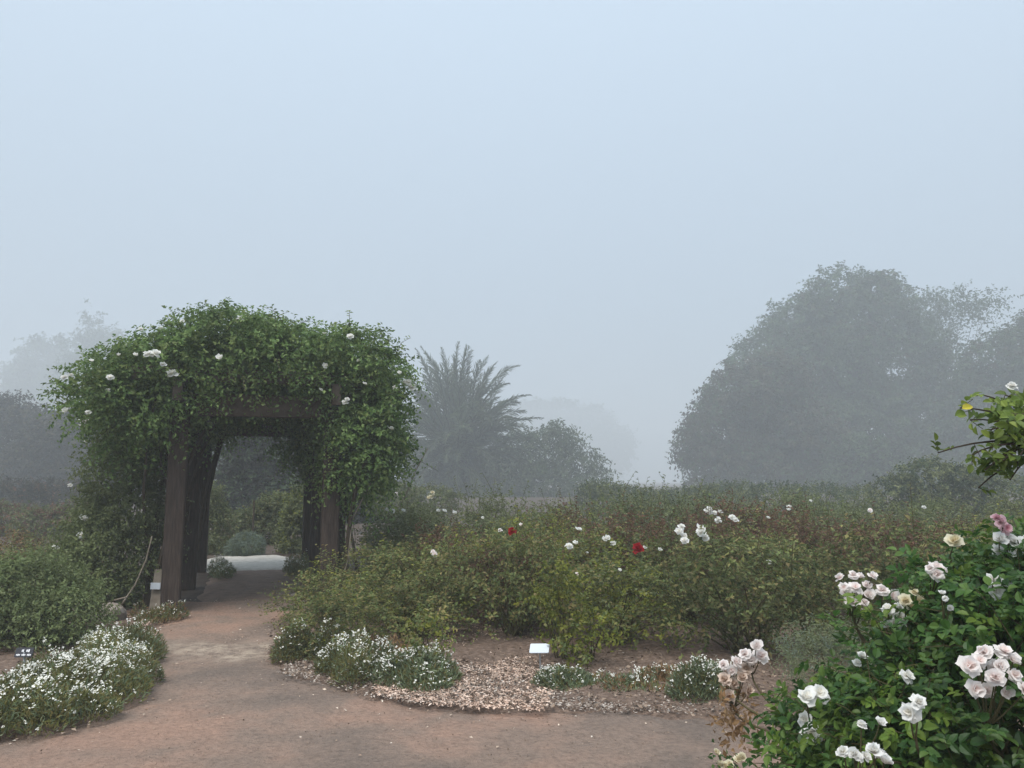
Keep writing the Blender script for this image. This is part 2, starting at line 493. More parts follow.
left_edge = [(-20, 742), (40, 735), (92, 708), (135, 682), (130, 655), (142, 634), (176, 602)]
right_edge = [(302, 602), (296, 634), (285, 655), (315, 672), (390, 690), (470, 700), (580, 703), (700, 708), (770, 722)]
path_poly = [(-4.6, 3.0), (-3.2, 4.1)] + [tuple(G(*p)[:2]) for p in left_edge] + [tuple(G(*p)[:2]) for p in right_edge] + [(2.4, 4.75), (5, 4.6), (9, 4.4), (9, 1), (5, .2), (-4, .2)]
sheet('path', path_poly, M['path'], .03, rough=.022)
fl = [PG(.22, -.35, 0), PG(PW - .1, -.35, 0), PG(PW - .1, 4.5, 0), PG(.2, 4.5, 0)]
sheet('pergola_path', fl, M['pergola_floor'], .022, rough=.016, wob=.14)  # floor sheet under the pergola, darker brown than the dirt path
pp = [PG(.1, 4.15, 0), PG(1.55, 4.1, 0), PG(1.75, 4.8, 0), PG(1.7, 5.8, 0), PG(1.3, 6.7, 0), PG(.1, 6.8, 0), PG(-.2, 5.6, 0)]
sheet('pale_path', pp, M['pale_path'], .04, rough=.012)
bed_edge = [(260, 674), (298, 692), (372, 709), (470, 719), (580, 723), (700, 729), (770, 741)]
bed_poly = [tuple(G(*p)[:2]) for p in bed_edge] + [(2.4, 4.9), (5, 4.8), (12, 4.8), (14, 17), (-2.2, 15), (-1.6, 10.5), (-2.2, 9.2), (-2.5, 8.5)]
sheet('mulch_bed', bed_poly, M['mulch'], .055, rough=.03, mound=.02, edge=.25, wob=.25)
lbed = [tuple(G(*p)[:2]) for p in [(0, 754), (64, 749), (116, 722), (160, 692), (152, 662), (160, 640), (187, 608)]] + [(-4.1, 10), (-9, 10), (-9, 4), (-4, 4.3)]
sheet('mulch_bed', lbed, M['mulch'], .055, rough=.03, mound=.02, edge=.25, wob=.25)

# ------------------------------------------------------------------ roses (blooms)
def petal_grid(length, width, tilt, az, r0, z0, cup, curl, nx=4, ny=4):
    s = np.linspace(0, 1, ny)[:, None]; t = np.linspace(-1, 1, nx)[None, :]
    wd = width * (.35 + .65 * np.sin(np.pi * np.clip(.12 + .62 * s, 0, 1)))
    ang = tilt + curl * s
    dr = np.cumsum(np.concatenate([np.zeros((1, 1)), np.sin(ang[1:]) * length / (ny - 1)]), 0)
    dz = np.cumsum(np.concatenate([np.zeros((1, 1)), np.cos(ang[1:]) * length / (ny - 1)]), 0)
    edge = (t ** 2)
    rr = r0 + dr - cup * edge * wd * np.cos(ang) * 1.0
    zz = z0 + dz + cup * edge * wd * np.sin(ang) * .8
    tt = t * wd
    ca, sa = math.cos(az), math.sin(az)
    x = rr * ca - tt * sa; y = rr * sa + tt * ca
    V = np.stack([x, y, zz + 0 * t], -1)
    V += rng.normal(size=V.shape) * length * .03 + (rng.normal(size=3) * length * .07) * s[..., None]
    Fc = []
    for i in range(ny - 1):
        for j in range(nx - 1):
            a = i * nx + j
            Fc += [(a, a + 1, a + nx + 1), (a, a + nx + 1, a + nx)]
    return V.reshape(-1, 3), Fc

def bloom_mesh(name, mat, rad=.035, rings=((4, .1, .55), (5, .45, .7), (6, .85, .9), (7, 1.25, 1.0)), fine=True, sepal=True):
    mb = MB()
    for k, (n, tilt, ln) in enumerate(rings):
        for i in range(n):
            az = 2 * math.pi * (i + .5 * k + rng.uniform(-.12, .12)) / n
            V, Fc = petal_grid(rad * ln * rng.uniform(.78, 1.15), rad * .62 * (.6 + .4 * ln), tilt + rng.uniform(-.28, .28), az, rad * .05, -.12 * rad * k, .35, .45 if k > 1 else -.15,
                               4 if fine else 3, 4 if fine else 3)
            mb.add(V, Fc)
    return mb.mesh(name, mat, smooth=True)

P_white = petal_mat('white_rose_petal', (.84, .80, .70), (.88, .88, .86), .025)
P_blush = petal_mat('blush_rose_petal', (.88, .72, .68), (.9, .86, .84), .026)
P_pink = petal_mat('pink_rose_petal', (.7, .34, .42), (.82, .6, .64), .03)
P_red = petal_mat('red_rose_petal', (.28, .005, .012), (.42, .01, .02), .05)
P_tan = petal_mat('faded_rose_petal', (.55, .38, .26), (.78, .66, .57), .03)
P_cream = petal_mat('cream_rose_petal', (.72, .6, .35), (.8, .76, .6), .03)
OPEN = ((4, .1, .5), (5, .5, .7), (6, .95, .9), (7, 1.35, 1.0))
LOOSE = ((3, .35, .6), (5, .95, .95), (5, 1.35, 1.0))
CUP = ((4, .05, .6), (5, .25, .85), (6, .55, 1.0), (5, .8, 1.0))
BLOWN = ((3, .6, .45), (6, 1.0, .8), (7, 1.5, 1.0), (5, 1.9, .9))
BUD = ((3, .02, .7), (4, .12, .95))
BL = {}
for nm, mt in (('white', P_white), ('blush', P_blush), ('pink', P_pink), ('red', P_red), ('tan', P_tan), ('cream', P_cream)):
    BL[nm] = [bloom_mesh('bloom', mt, .035, OPEN), bloom_mesh('bloom', mt, .035, LOOSE), bloom_mesh('bloom', mt, .035, CUP), bloom_mesh('bloom', mt, .035, OPEN), bloom_mesh('bloom', mt, .035, BLOWN), bloom_mesh('bloom', mt, .035, CUP)]
    BL[nm + '_far'] = [bloom_mesh('bloom', mt, .035, ((4, .5, .7), (6, 1.1, 1.0)), False), bloom_mesh('bloom', mt, .035, LOOSE, False)]
BL['bud'] = [bloom_mesh('bud', P_white, .022, BUD)]

def put_bloom(parent, pos, kind, size=.035, facing=None, name='bloom', which=None):
    meshes = BL[kind]
    me = meshes[which if which is not None else rng.integers(len(meshes))]
    o = bpy.data.objects.new(name, me); COL.objects.link(o)
    o.parent = parent
    o.location = tuple(np.asarray(pos) - np.array(parent.matrix_world.translation if parent.parent else parent.location))
    f = np.array(facing) if facing is not None else np.array([0, -.6, .8])
    f = nrm(f + rng.normal(size=3) * .3)
    q = Vector(f).to_track_quat('Z', 'Y')
    o.rotation_mode = 'QUATERNION'; o.rotation_quaternion = q
    s = size / .035
    o.scale = (s * rng.uniform(.9, 1.1),) * 3
    return o

# ------------------------------------------------------------------ pergola
perg = thing('rose_pergola', 'dark weathered timber pergola over the path, roofed by climbing roses', 'pergola', FL)
def tube_axes(d):
    d = nrm(np.asarray(d, float)); s = nrm(np.cross(d, UP)) if abs(d[2]) < .9 else AXP
    return np.array([s, np.cross(d, s), d])
for v in (0, 2.2, 4.4):
    for u in (0, PW):
        mb = MB(); box(mb, PG(u, v, 1.17), (.10, .10, 1.2), np.array([AXP, AXD, UP]), bev=.012)
        mb.build('post', M['post'], perg, FL)
for u in (0, PW):
    mb = MB(); box(mb, PG(u, PL / 2, 2.49), (.12, .05, PL / 2 + .45), tube_axes(AXD)[[1, 0, 2]], bev=.008)
    mb.build('side_beam', M['beam'], perg, FL)
for v in np.linspace(-.2, PL + .2, 8):
    mb = MB(); box(mb, PG(PW / 2, v, 2.69), (.08, .045, PW / 2 + .5), tube_axes(AXP)[[1, 0, 2]], bev=.008)
    mb.build('rafter', M['beam'], perg, FL)
for v in (0, PL):
    mb = MB(); box(mb, PG(PW / 2, v, 2.37), (.13, .045, PW / 2 - .115), tube_axes(AXP)[[1, 0, 2]], bev=.008)
    mb.build('cross_beam', M['beam'], perg, FL)

# ------------------------------------------------------------------ climbing roses on the pergola
def prof_top(u): return np.interp(u, [-1.5, -1.2, -.7, -.2, .35, .8, 1.15, 1.5, 2.0, 2.5, 2.9], [2.6, 2.7, 2.95, 3.12, 3.44, 3.42, 3.22, 3.25, 3.2, 2.9, 2.6])
def prof_bot(u): return np.interp(u, [-1.5, -1.1, -.4, .2, .5, 1.3, 1.75, 1.9, 2.4, 2.9], [2.5, 2.2, 2.1, 2.42, 2.66, 2.68, 2.42, 1.85, 1.55, 2.0])
def vine_blobs(us, vs):
    out = []
    for u in us:
        for v in vs:
            t, b = prof_top(u), prof_bot(u)
            n = max(1, int(round((t - b) / .48)))
            for i in range(n):
                h = b + (t - b) * (i + .5) / n
                r = (.5 * max((t - b) / n, .4) + .03) * rng.choice([.62, .95, 1.22])
                out.append((PG(u + rng.uniform(-.12, .12), v + rng.uniform(-.14, .14), h + rng.uniform(-.08, .08)), (r * rng.uniform(.85, 1.15), .34, r * rng.uniform(.8, 1.05))))
    return out
def make_climber(name, label, us, vs, base_pts, n_spray, n_twig, extra=()):
    items = vine_blobs(us, vs) + list(extra)
    bl = Blobs(items)
    root = thing(name, label, 'climbing rose', base_pts[0])
    o0 = np.array(root.location)
    fol = MB(); st = MB()
    P, N = bl.sample(n_spray, .72, .66)
    keep = P[:, 1] < 14.5
    grow(fol, P[keep], N[keep], .3, 10, (.05), .031, up=.15, droop=.45, ms=[.85, .15], jit=.35)
    # long loose shoots
    P, N = bl.sample(n_twig, .95, .9)
    D = nrm(N + UP * .55)
    grow(fol, P, D, .5, 9, .045, .027, up=.5, droop=.5, ms=[.5, .5], twigs=st, twig_r=.004)
    fol.build('foliage', [M['vine'], M['vine_new']], root, o0)
    for b in base_pts:
        for k in range(3):
            j = rng.integers(len(items)); tgt = np.array(items[j][0])
            a = b + np.array([rng.uniform(-.12, .12), rng.uniform(-.12, .12), 0])
            midp = np.array([a[0] * .8 + tgt[0] * .2, a[1] * .8 + tgt[1] * .2, max(tgt[2] - .5, 1.7)])
            tube(st, bez(a - UP * .03, midp + rng.normal(size=3) * .08, tgt, 9), .034, .012, 6)
    for b in base_pts:
        for k in range(2):
            ph = rng.uniform(0, 6.28); hh = np.linspace(-.03, 2.75, 16); rr = .15 + .02 * rng.random()
            tube(st, np.stack([b[0] + (PG(.2, 0, 0) - PG(0, 0, 0))[0] * 0 + rr * np.cos(ph + hh * 1.3), b[1] + rr * np.sin(ph + hh * 1.3), hh], 1) + rng.normal(size=(16, 3)) * .012, .022, .012, 6)
    st.build('stem', M['stem'], root, o0)
    return root, bl

vsl = [-.2, .5, 1.2, 2.0, 2.8, 3.6, 4.4]
leftU = [-.82, -.55, -.28, 0, .27, .55, .82]
rightU = [1.1, 1.4, 1.7, 2.0, 2.2]
lbase = [PG(-.2, .05, 0), PG(-.18, 2.1, 0), PG(-.15, 4.3, 0)]
rbase = [PG(PW + .2, -.1, 0), PG(PW + .22, 2.1, 0), PG(PW + .2, 4.3, 0)]
climb_l, bl_l = make_climber('climbing_rose', 'climbing rose heaped over the left of the pergola roof with scattered white blooms', leftU, vsl, lbase, 15500, 420,
    extra=[(PG(-.45, .3, 2.0), (.26, .3, .26))])
climb_r, bl_r = make_climber('climbing_rose', 'climbing rose hanging down the right side of the pergola, white blooms at its edge', rightU, vsl, rbase, 13000, 300,
    extra=[(PG(2.1, -.25, 1.85), (.34, .3, .4)), (PG(2.0, .2, 1.5), (.30, .35, .3)), (PG(2.0, .5, 2.0), (.3, .35, .5)), (PG(1.7, 3.6, 2.0), (.22, .4, .35)), (PG(1.45, 4.2, 2.05), (.3, .25, .2))])
bpy.context.view_layer.update()
for px, py, s in [(148, 354, .05), (156, 353, .05), (172, 373, .06), (178, 376, .05), (85, 421, .06), (83, 425, .045), (66, 411, .045), (88, 412, .03), (87, 441, .035), (241, 318, .045), (220, 358, .045), (241, 395, .035), (110, 377, .035), (71, 375, .03), (64, 377, .03), (161, 328, .03), (141, 329, .03), (92, 361, .025), (108, 390, .025), (136, 355, .03), (163, 364, .03), (119, 355, .025), (182, 321, .028)]:
    p = bl_l.hit(px, py); put_bloom(climb_l, p + nrm(-ray(px, py)) * .27, 'white_far', s)
for px, py, s in [(408, 382, .06), (412, 387, .06), (404, 383, .045), (326, 366, .04), (359, 361, .035), (395, 387, .035), (345, 402, .035), (347, 399, .025), (318, 395, .03), (321, 390, .025), (391, 429, .04), (325, 334, .035), (350, 336, .035), (365, 384, .03), (400, 373, .03)]:
    p = bl_r.hit(px, py); put_bloom(climb_r, p + nrm(-ray(px, py)) * .27, 'white_far', s)

# green thicket at the foot of the left posts
tb = [(AT(115, 560, 9.2), (.50, .4, .5)), (AT(128, 520, 9.3), (.40, .4, .5)), (AT(122, 478, 9.4), (.36, .4, .42)), (AT(95, 545, 9.1), (.34, .35, .35)), (AT(135, 500, 9.6), (.18, .3, .45)), (AT(132, 462, 9.6), (.22, .3, .25)), (AT(90, 580, 9.0), (.42, .35, .35)), (AT(112, 590, 9.2), (.25, .3, .25))]
tb_b = Blobs(tb); b0 = G(118, 606)
thk = thing('rose_thicket', 'tall narrow green rose thicket growing up beside the left pergola posts', 'shrub', b0)
fo = MB(); st = MB()
P, N = tb_b.sample(3300, .6, .5)
grow(fo, P, N, .26, 9, .042, .022, up=.35, droop=.2, ms=[.75, .25], jit=.6)
for c, r in tb:
    for k in range(3):
        a = b0 + np.array([rng.uniform(-.3, .3), rng.uniform(-.2, .2), -.02]); e = np.array(c) + rand_dirs(1)[0] * np.array(r) * .7
        tube(st, bez(a, (a + e) / 2 + np.array([0, 0, .3]), e, 7), .010, .004, 5)
fo.build('foliage', [M['thicket'], M['pale']], thk, b0); st.build('cane', M['cane'], thk, b0)
bpy.context.view_layer.update()
for px, py, s in [(84, 519, .05), (81, 535, .035), (55, 547, .035), (70, 485, .03)]:
    p = tb_b.hit(px, py); put_bloom(thk, p, 'white_far', s)

# ------------------------------------------------------------------ the rose bed
def bush_proto(mats, mix, H, rx, n_spray=620, leaf=.036, seed=0, up=.3, shoots=46, shoot_mat=None):
    items = []
    for k in range(9):
        a = rng.uniform(0, 6.28); rr = rx * rng.uniform(.15, .55)
        items.append(((math.cos(a) * rr, math.sin(a) * rr, H * rng.uniform(.42, .74)), (rx * rng.uniform(.42, .6), rx * rng.uniform(.42, .6), H * rng.uniform(.2, .3))))
    for k in range(5):
        a = rng.uniform(0, 6.28); rr = rx * rng.uniform(.4, .65)
        items.append(((math.cos(a) * rr, math.sin(a) * rr, H * rng.uniform(.25, .42)), (rx * .42, rx * .42, H * .2)))
    bl = Blobs(items); fo = MB(); st = MB()
    P, N = bl.sample(n_spray, .55, .45)
    grow(fo, P, N, .2, 9, leaf, leaf * .6, up=up, droop=.2, ms=mix, jit=.55)
    P, N = bl.sample(shoots, .95, .9)
    q = P[:, 2] > H * .5
    grow(fo, P[q], nrm(N[q] * .5 + UP), .34, 10, leaf * 1.1, leaf * .66, up=.7, droop=.12, ms=[.5] + [0] * (len(mix) - 2) + [.5], twigs=st, twig_r=.003)
    for c, r in items:
        for k in range(2):
            a = np.array([rng.uniform(-.1, .1), rng.uniform(-.1, .1), -.03]); e = np.array(c) + rand_dirs(1)[0] * np.array(r) * .8
            tube(st, bez(a, np.array([a[0] * .5 + e[0] * .5, a[1] * .5 + e[1] * .5, e[2] * .75]), e, 6), .009, .003, 5)
    return fo.mesh('foliage', mats), st.mesh('cane', M['cane'])

BK = {
    'olive': ([M['olive'], M['dark'], M['yellow']], [.78, .17, .05]),
    'yellow': ([M['olive'], M['green'], M['yellow']], [.55, .15, .30]),
    'dark': ([M['dark'], M['olive'], M['olive']], [.7, .2, .1]),
    'bronze': ([M['bronze'], M['olive'], M['bronze']], [.62, .26, .12]),
    'green': ([M['green'], M['dark'], M['pale']], [.72, .16, .12]),
    'pale': ([M['pale'], M['green'], M['pale']], [.5, .4, .1]),
}
PROTO = {k: [bush_proto(m, mix, 1.0, .58) for _ in range(5)] for k, (m, mix) in BK.items()}
WORDS = {'olive': 'olive-brown', 'yellow': 'yellow-tipped', 'dark': 'dark olive', 'bronze': 'bronze-leaved', 'green': 'mid-green', 'pale': 'pale green'}
ORD = ['first', 'second', 'third', 'fourth', 'fifth', 'sixth', 'seventh', 'eighth', 'ninth', 'tenth', 'eleventh', 'twelfth']
ROWW = ['front', 'second', 'third', 'fourth', 'fifth', 'rearmost']
BUSHES = []
def bush(x, y, H, kind, wide, row, col):
    fm, sm = PROTO[kind][rng.integers(5)]
    o = thing('rose_bush', f'{WORDS[kind]} rose bush, {ORD[col]} from the pergola in the {ROWW[row]} row of the bed', 'rose bush', (x, y, 0.03), rng.uniform(0, 6.28), f'{ROWW[row]} row of bed roses')
    for nm, me in (('foliage', fm), ('cane', sm)):
        c = bpy.data.objects.new(nm, me); COL.objects.link(c); c.parent = o; c.scale = (wide, wide, H)
    BUSHES.append(dict(o=o, x=x, y=y, H=H, r=.62 * wide, row=row, col=col, kind=kind))
    return o
rows = [
    # y, [(x, height, kind, width)]
    (6.75, [(-1.5, .52, 'olive', .8), (-.85, .74, 'olive', 1.0, .6), (-.05, .9, 'olive', 1.1, .85), (.85, .94, 'yellow', 1.1, .35), (1.9, .98, 'dark', 1.25), (3.1, 1.0, 'dark', 1.25), (4.3, .95, 'olive', 1.2)]),
    (8.2, [(-1.85, .72, 'olive', 1.05), (-.95, .84, 'olive', 1.1), (.0, .92, 'bronze', 1.1), (.9, 1.0, 'yellow', 1.15), (1.85, .98, 'dark', 1.2), (2.9, .95, 'olive', 1.2), (3.95, .95, 'bronze', 1.2), (5.0, .95, 'olive', 1.2)]),
    (9.2, [(-1.45, .88, 'olive', 1.1), (-.6, .95, 'bronze', 1.1), (.35, 1.05, 'yellow', 1.1), (1.3, 1.0, 'bronze', 1.15), (2.3, 1.02, 'bronze', 1.2), (3.3, 1.0, 'bronze', 1.2), (4.3, .98, 'bronze', 1.2), (5.4, 1.0, 'olive', 1.2)]),
    (10.7, [(-1.3, 1.0, 'green', 1.15), (-.3, 1.08, 'green', 1.15), (.7, 1.12, 'bronze', 1.15), (1.75, 1.12, 'green', 1.2), (2.8, 1.08, 'bronze', 1.25), (3.9, 1.02, 'bronze', 1.25), (5.0, 1.02, 'bronze', 1.25), (6.2, 1.02, 'bronze', 1.25)]),
    (12.4, [(-1.6, 1.12, 'green', 1.25), (-.45, 1.16, 'green', 1.2), (.65, 1.2, 'green', 1.2), (1.75, 1.34, 'green', 1.3), (2.95, 1.2, 'green', 1.3), (4.1, 1.12, 'green', 1.3), (5.3, 1.1, 'pale', 1.3), (6.5, 1.1, 'green', 1.3), (7.7, 1.05, 'green', 1.3)]),
    (14.4, [(-1.8, 1.2, 'green', 1.4), (-.4, 1.24, 'green', 1.4), (.9, 1.3, 'pale', 1.4), (2.2, 1.44, 'green', 1.4), (3.6, 1.2, 'green', 1.4), (5.0, 1.18, 'pale', 1.4), (6.4, 1.16, 'green', 1.4), (7.8, 1.2, 'pale', 1.4), (9.2, 1.15, 'green', 1.4)]),
]
for ri, (y, lst) in enumerate(rows):
    for ci, (x, H, kind, wd, *dy) in enumerate(lst):
        bush(x + rng.uniform(-.1, .1), y + (dy[0] if dy else 0) + rng.uniform(-.18, .18), H * rng.uniform(.80, 1.14), kind, wd, ri, ci)
bpy.context.view_layer.update()
BLW = {}
def bed_bloom(px, py, kind, s, n=1):
    d = ray(px, py); best = None
    for b in BUSHES:
        Y = b['y'] - b['r'] * .45; t = Y / d[1]; X = d[0] * t; Z = CAM_Z + d[2] * t
        if abs(X - b['x']) < b['r'] * .95 and .45 * b['H'] < Z < 1.12 * b['H']:
            if best is None or Y < best[0]: best = (Y, b)
    if best is None:
        best = (14.0, min((b for b in BUSHES if b['row'] == 5), key=lambda b: abs(b['x'] - d[0] * 14 / d[1])))
    Y, b = best; t = Y / d[1]
    base = np.array([d[0] * t, Y, CAM_Z + d[2] * t]); s = s * .62
    for i in range(n):
        p = base + rng.normal(size=3) * s * (0 if n == 1 else .9)
        o = put_bloom(b['o'], p, kind + '_far', s)
        v = Vector(p - np.array(b['o'].location)); v.rotate(b['o'].rotation_euler.to_quaternion().inverted()); o.location = v
        q = o.rotation_quaternion.copy(); o.rotation_quaternion = b['o'].rotation_euler.to_quaternion().inverted() @ q
    BLW.setdefault(b['o'].name, (b, []))[1].append(kind)
for a in [(432, 493, 'cream', .06, 4), (397, 494, 'blush', .05, 2), (388, 509, 'white', .05, 1), (393, 511, 'white', .05, 1), (404, 511, 'white', .05, 1), (440, 510, 'white', .05, 2), (455, 513, 'white', .05, 1), (483, 518, 'white', .035, 1),
          (512, 531, 'red', .06, 1), (521, 525, 'blush', .035, 1), (579, 530, 'white', .05, 1), (576, 547, 'white', .05, 2), (587, 553, 'white', .03, 1), (607, 538, 'white', .05, 2), (613, 543, 'white', .05, 1),
          (638, 548, 'red', .085, 1), (645, 547, 'white', .03, 1), (660, 549, 'white', .035, 1), (680, 531, 'white', .045, 2), (685, 538, 'white', .045, 2), (704, 534, 'white', .06, 3), (707, 511, 'white', .06, 3), (713, 513, 'white', .055, 2), (718, 519, 'white', .055, 2), (735, 517, 'white', .05, 2),
          (768, 518, 'white', .04, 1), (789, 508, 'white', .05, 2), (788, 510, 'white', .04, 1), (811, 501, 'white', .035, 1), (769, 562, 'white', .03, 1), (432, 554, 'blush', .04, 2), (577, 574, 'blush', .03, 1), (360, 533, 'white', .035, 1), (924, 507, 'white', .045, 1), (850, 512, 'pale_', .04, 0) if False else (924, 507, 'white', .045, 1),
          (870, 510, 'blush', .03, 1), (620, 570, 'white', .025, 1), (500, 470 + 60, 'blush', .03, 1), (645, 620, 'white', .025, 1)]:
    bed_bloom(*a)
for nm, (b, ks) in BLW.items():
    u = set(ks)
    what = 'a dark red bloom' if 'red' in u else 'creamy blooms' if 'cream' in u else 'white blooms' if 'white' in u else 'pinkish blooms'
    b['o']['label'] = f"{WORDS[b['kind']]} rose bush with {what}, {ORD[b['col']]} from the pergola, {ROWW[b['row']]} row"

# yellow-green shoots pushing out low at the front of the bed
def small_plant(name, label, cat, items, base, n, slen, nl, L, W, mats, ms, stem='cane', stemr=.006, group=None, twigs=False, up=.4, droop=.15, jit=.6, shell=.5):
    bl = Blobs(items); root = thing(name, label, cat, base, 0, group)
    fo = MB(); st = MB()
    P, N = bl.sample(n, shell, .4)
    grow(fo, P, N, slen, nl, L, W, up=up, droop=droop, ms=ms, jit=jit, twigs=st if twigs else None)
    for c, r in items:
        for k in range(3):
            a = base + np.array([rng.uniform(-.05, .05), rng.uniform(-.05, .05), -.02]); e = np.array(c) + rand_dirs(1)[0] * np.array(r if not np.isscalar(r) else (r,) * 3) * .7
            tube(st, bez(a, (a + e) / 2 + UP * .08, e, 6), stemr, stemr * .4, 5)
    fo.build('foliage', mats, root, base); st.build('stem', M[stem], root, base)
    return root, bl
small_plant('rose_shoot', 'bright yellow-green rose shoot standing behind the tilted white plaque', 'rose shoot', [(AT(562, 612, 6.5), (.16, .12, .22)), (AT(563, 636, 6.5), (.13, .1, .13)), (AT(566, 585, 6.4), (.12, .1, .14)), (AT(548, 600, 6.35), (.08, .08, .16))], G(560, 668), 130, .16, 8, .038, .024, [M['yellow'], M['olive']], [.75, .25])
small_plant('rose_shoot', 'yellow-green shoot reaching out of the dark hollow to the right of the plaque', 'rose shoot', [(AT(598, 628, 6.3), (.13, .1, .09)), (AT(585, 640, 6.3), (.09, .1, .07)), (AT(574, 652, 6.2), (.10, .1, .06))], G(590, 664), 60, .14, 8, .038, .024, [M['yellow'], M['olive']], [.8, .2])
small_plant('rose_shoot', 'small upright green shoot with yellow tip in the mulch gap', 'rose shoot', [(AT(428, 640, 5.95), (.13, .1, .17)), (AT(420, 628, 6.0), (.07, .07, .08))], G(430, 668), 80, .14, 8, .034, .02, [M['olive'], M['yellow']], [.6, .4])
small_plant('lavender_mound', 'grey-green lavender mound behind the white rose bush', 'lavender', [(AT(835, 665, 5.2), (.28, .25, .17)), (AT(812, 660, 5.3), (.2, .2, .14)), (AT(862, 660, 5.2), (.2, .2, .16))], G(835, 706), 900, .14, 9, .026, .005, [M['lavender'], M['grey_green']], [.85, .15], up=.7, droop=.05, jit=.8)

# ------------------------------------------------------------------ low white-flowering clumps
def flower_clump(label, pts, hgt, n_leaf, n_fl, mats, ms, fr=.010, group='low white-flowering clumps', name='flower_clump', pink=False):
    """pts: list of (centre xy, radius); mounded cushion of thin leaves with tiny white flower heads"""
    cs = np.array([p[0][:2] for p in pts]); rs = np.array([p[1] for p in pts])
    base = np.array([cs[:, 0].mean(), cs[:, 1].mean(), .03])
    root = thing(name, label, 'dry tuft' if name == 'dry_tuft' else 'flowering plant', base, 0, group)
    def pick(n):
        idx = rng.choice(len(rs), n, p=rs ** 2 / (rs ** 2).sum())
        a = rng.uniform(0, 6.283, n); q = np.sqrt(rng.random(n))
        xy = cs[idx] + np.stack([np.cos(a), np.sin(a)], 1) * (rs[idx] * q)[:, None]
        dmin = np.min([np.linalg.norm(xy - c, axis=1) / r for c, r in zip(cs, rs)], 0)
        top = hgt * np.sqrt(np.clip(1.05 - dmin ** 2, .04, 1)) * (1 + .75 * vnoise(xy[:, 0], xy[:, 1], 5, 9) + .5 * vnoise(xy[:, 0], xy[:, 1], 15, 10))
        return xy, top, idx
    fo = MB(); bl = MB(); st = MB()
    xy, top, idx = pick(n_leaf)
    h = top * rng.uniform(.1, 1.08, n_leaf)
    P = np.column_stack([xy, h + .03])
    out = np.column_stack([xy - cs[idx], np.zeros(n_leaf)])
    D = nrm(nrm(out) * .5 + UP * .8 + rng.normal(size=P.shape) * .5)
    N = nrm(rng.normal(size=P.shape) + np.array([0, -.6, .5]))
    mm = rng.choice(len(ms), n_leaf, p=ms)
    for k in range(len(ms)):
        q = mm == k
        leaf_soup(fo, P[q], D[q], N[q], rng.uniform(.03, .06, q.sum()), rng.uniform(.007, .013, q.sum()), k)
    xy, top, idx = pick(n_fl)
    P = np.column_stack([xy, top * 1.08 + .045 + rng.uniform(-.015, .025, n_fl)])
    keep = rng.random(n_fl) < .62 + 1.5 * vnoise(xy[:, 0], xy[:, 1], 4.3, 11) + .8 * vnoise(xy[:, 0], xy[:, 1], 13., 12)
    P = P[keep]
    N0 = nrm(UP * .9 + np.array([0, -.35, 0]) + rng.normal(size=P.shape) * .35)
    # each head: a few five-petalled florets
    for j in range(3):
        off = rng.normal(size=P.shape) * fr * 1.0
        for k in range(4):
            a = k * math.pi / 2 + rng.uniform(0, .6)
            s1 = nrm(np.cross(N0, rng.normal(size=P.shape)))
            D = nrm(s1 + N0 * .25)
            leaf_soup(bl, P + off, D, N0, fr * .95, fr * .85, 0, fold=.1)
    for i in rng.choice(len(P), min(len(P), 160), replace=False):
        tube(st, [P[i] - UP * .10 + rng.normal(size=3) * .01, P[i]], .0014, .001, 3)
    fo.build('foliage', mats, root, base); st.build('stem', M['cane'], root, base); bl.build('blossom', M['white_small'], root, base)
    return root
gpt = lambda px, py, r: (G(px, py), r)
AL = [M['alyssum'], M['alyssum_grey']]
flower_clump('wide drift of small white flowers spilling over the left edge of the path', [gpt(20, 720, .32), gpt(60, 715, .34), gpt(95, 705, .34), gpt(60, 690, .3), gpt(105, 682, .32), gpt(128, 690, .22), gpt(120, 662, .34), gpt(138, 668, .18), gpt(15, 738, .2), (G(-30, 735), .4), gpt(88, 725, .17), gpt(45, 738, .15)], .22, 26000, 1900, AL, [.72, .28], .0085)
flower_clump('mounded white-flowered clump against the olive bushes, left of the paler clump', [gpt(345, 678, .22), gpt(330, 668, .16), gpt(352, 690, .14), gpt(360, 672, .13)], .27, 6000, 260, AL, [.75, .25], .009)
flower_clump('pale grey-leaved clump thick with tiny white flowers at the bed front', [gpt(400, 690, .2), gpt(425, 696, .18), gpt(440, 690, .14), gpt(385, 684, .14), gpt(415, 684, .2)], .2, 7000, 420, AL, [.35, .65], .009)
flower_clump('thin white-flowered tuft at the foot of the leftmost olive bush', [gpt(300, 665, .15), gpt(285, 668, .1)], .22, 2200, 55, AL, [.8, .2], .009)
flower_clump('sparse grey-green flower clump in front of the tilted plaque', [gpt(565, 695, .16), gpt(580, 694, .12), gpt(548, 694, .1)], .10, 2400, 160, AL, [.3, .7], .008)
flower_clump('low dry flower tuft at the mulch edge, midway along the bed', [gpt(618, 697, .16), gpt(640, 694, .12), gpt(600, 690, .1), gpt(655, 700, .1)], .08, 1500, 90, AL + [M['dry']], [.3, .4, .3], .008)
flower_clump('small white-dotted clump just left of the faded rose cluster', [gpt(690, 708, .14), gpt(712, 706, .16), gpt(720, 698, .12), gpt(702, 700, .12)], .2, 3600, 150, AL, [.4, .6], .008)
flower_clump('straggly white-flowered plant at the foot of the front left pergola post', [gpt(150, 626, .16), gpt(165, 624, .16), gpt(140, 622, .1), gpt(178, 622, .1)], .13, 1600, 90, AL + [M['dry']], [.5, .2, .3], .008)
flower_clump('pale cushion of flowers inside the pergola beside the left posts', [(PG(.38, 3.3, 0), .16), (PG(.4, 3.6, 0), .18), (PG(.42, 3.0, 0), .13), (PG(.30, 4.1, 0), .16)], .18, 2400, 260, AL, [.4, .6], .01)
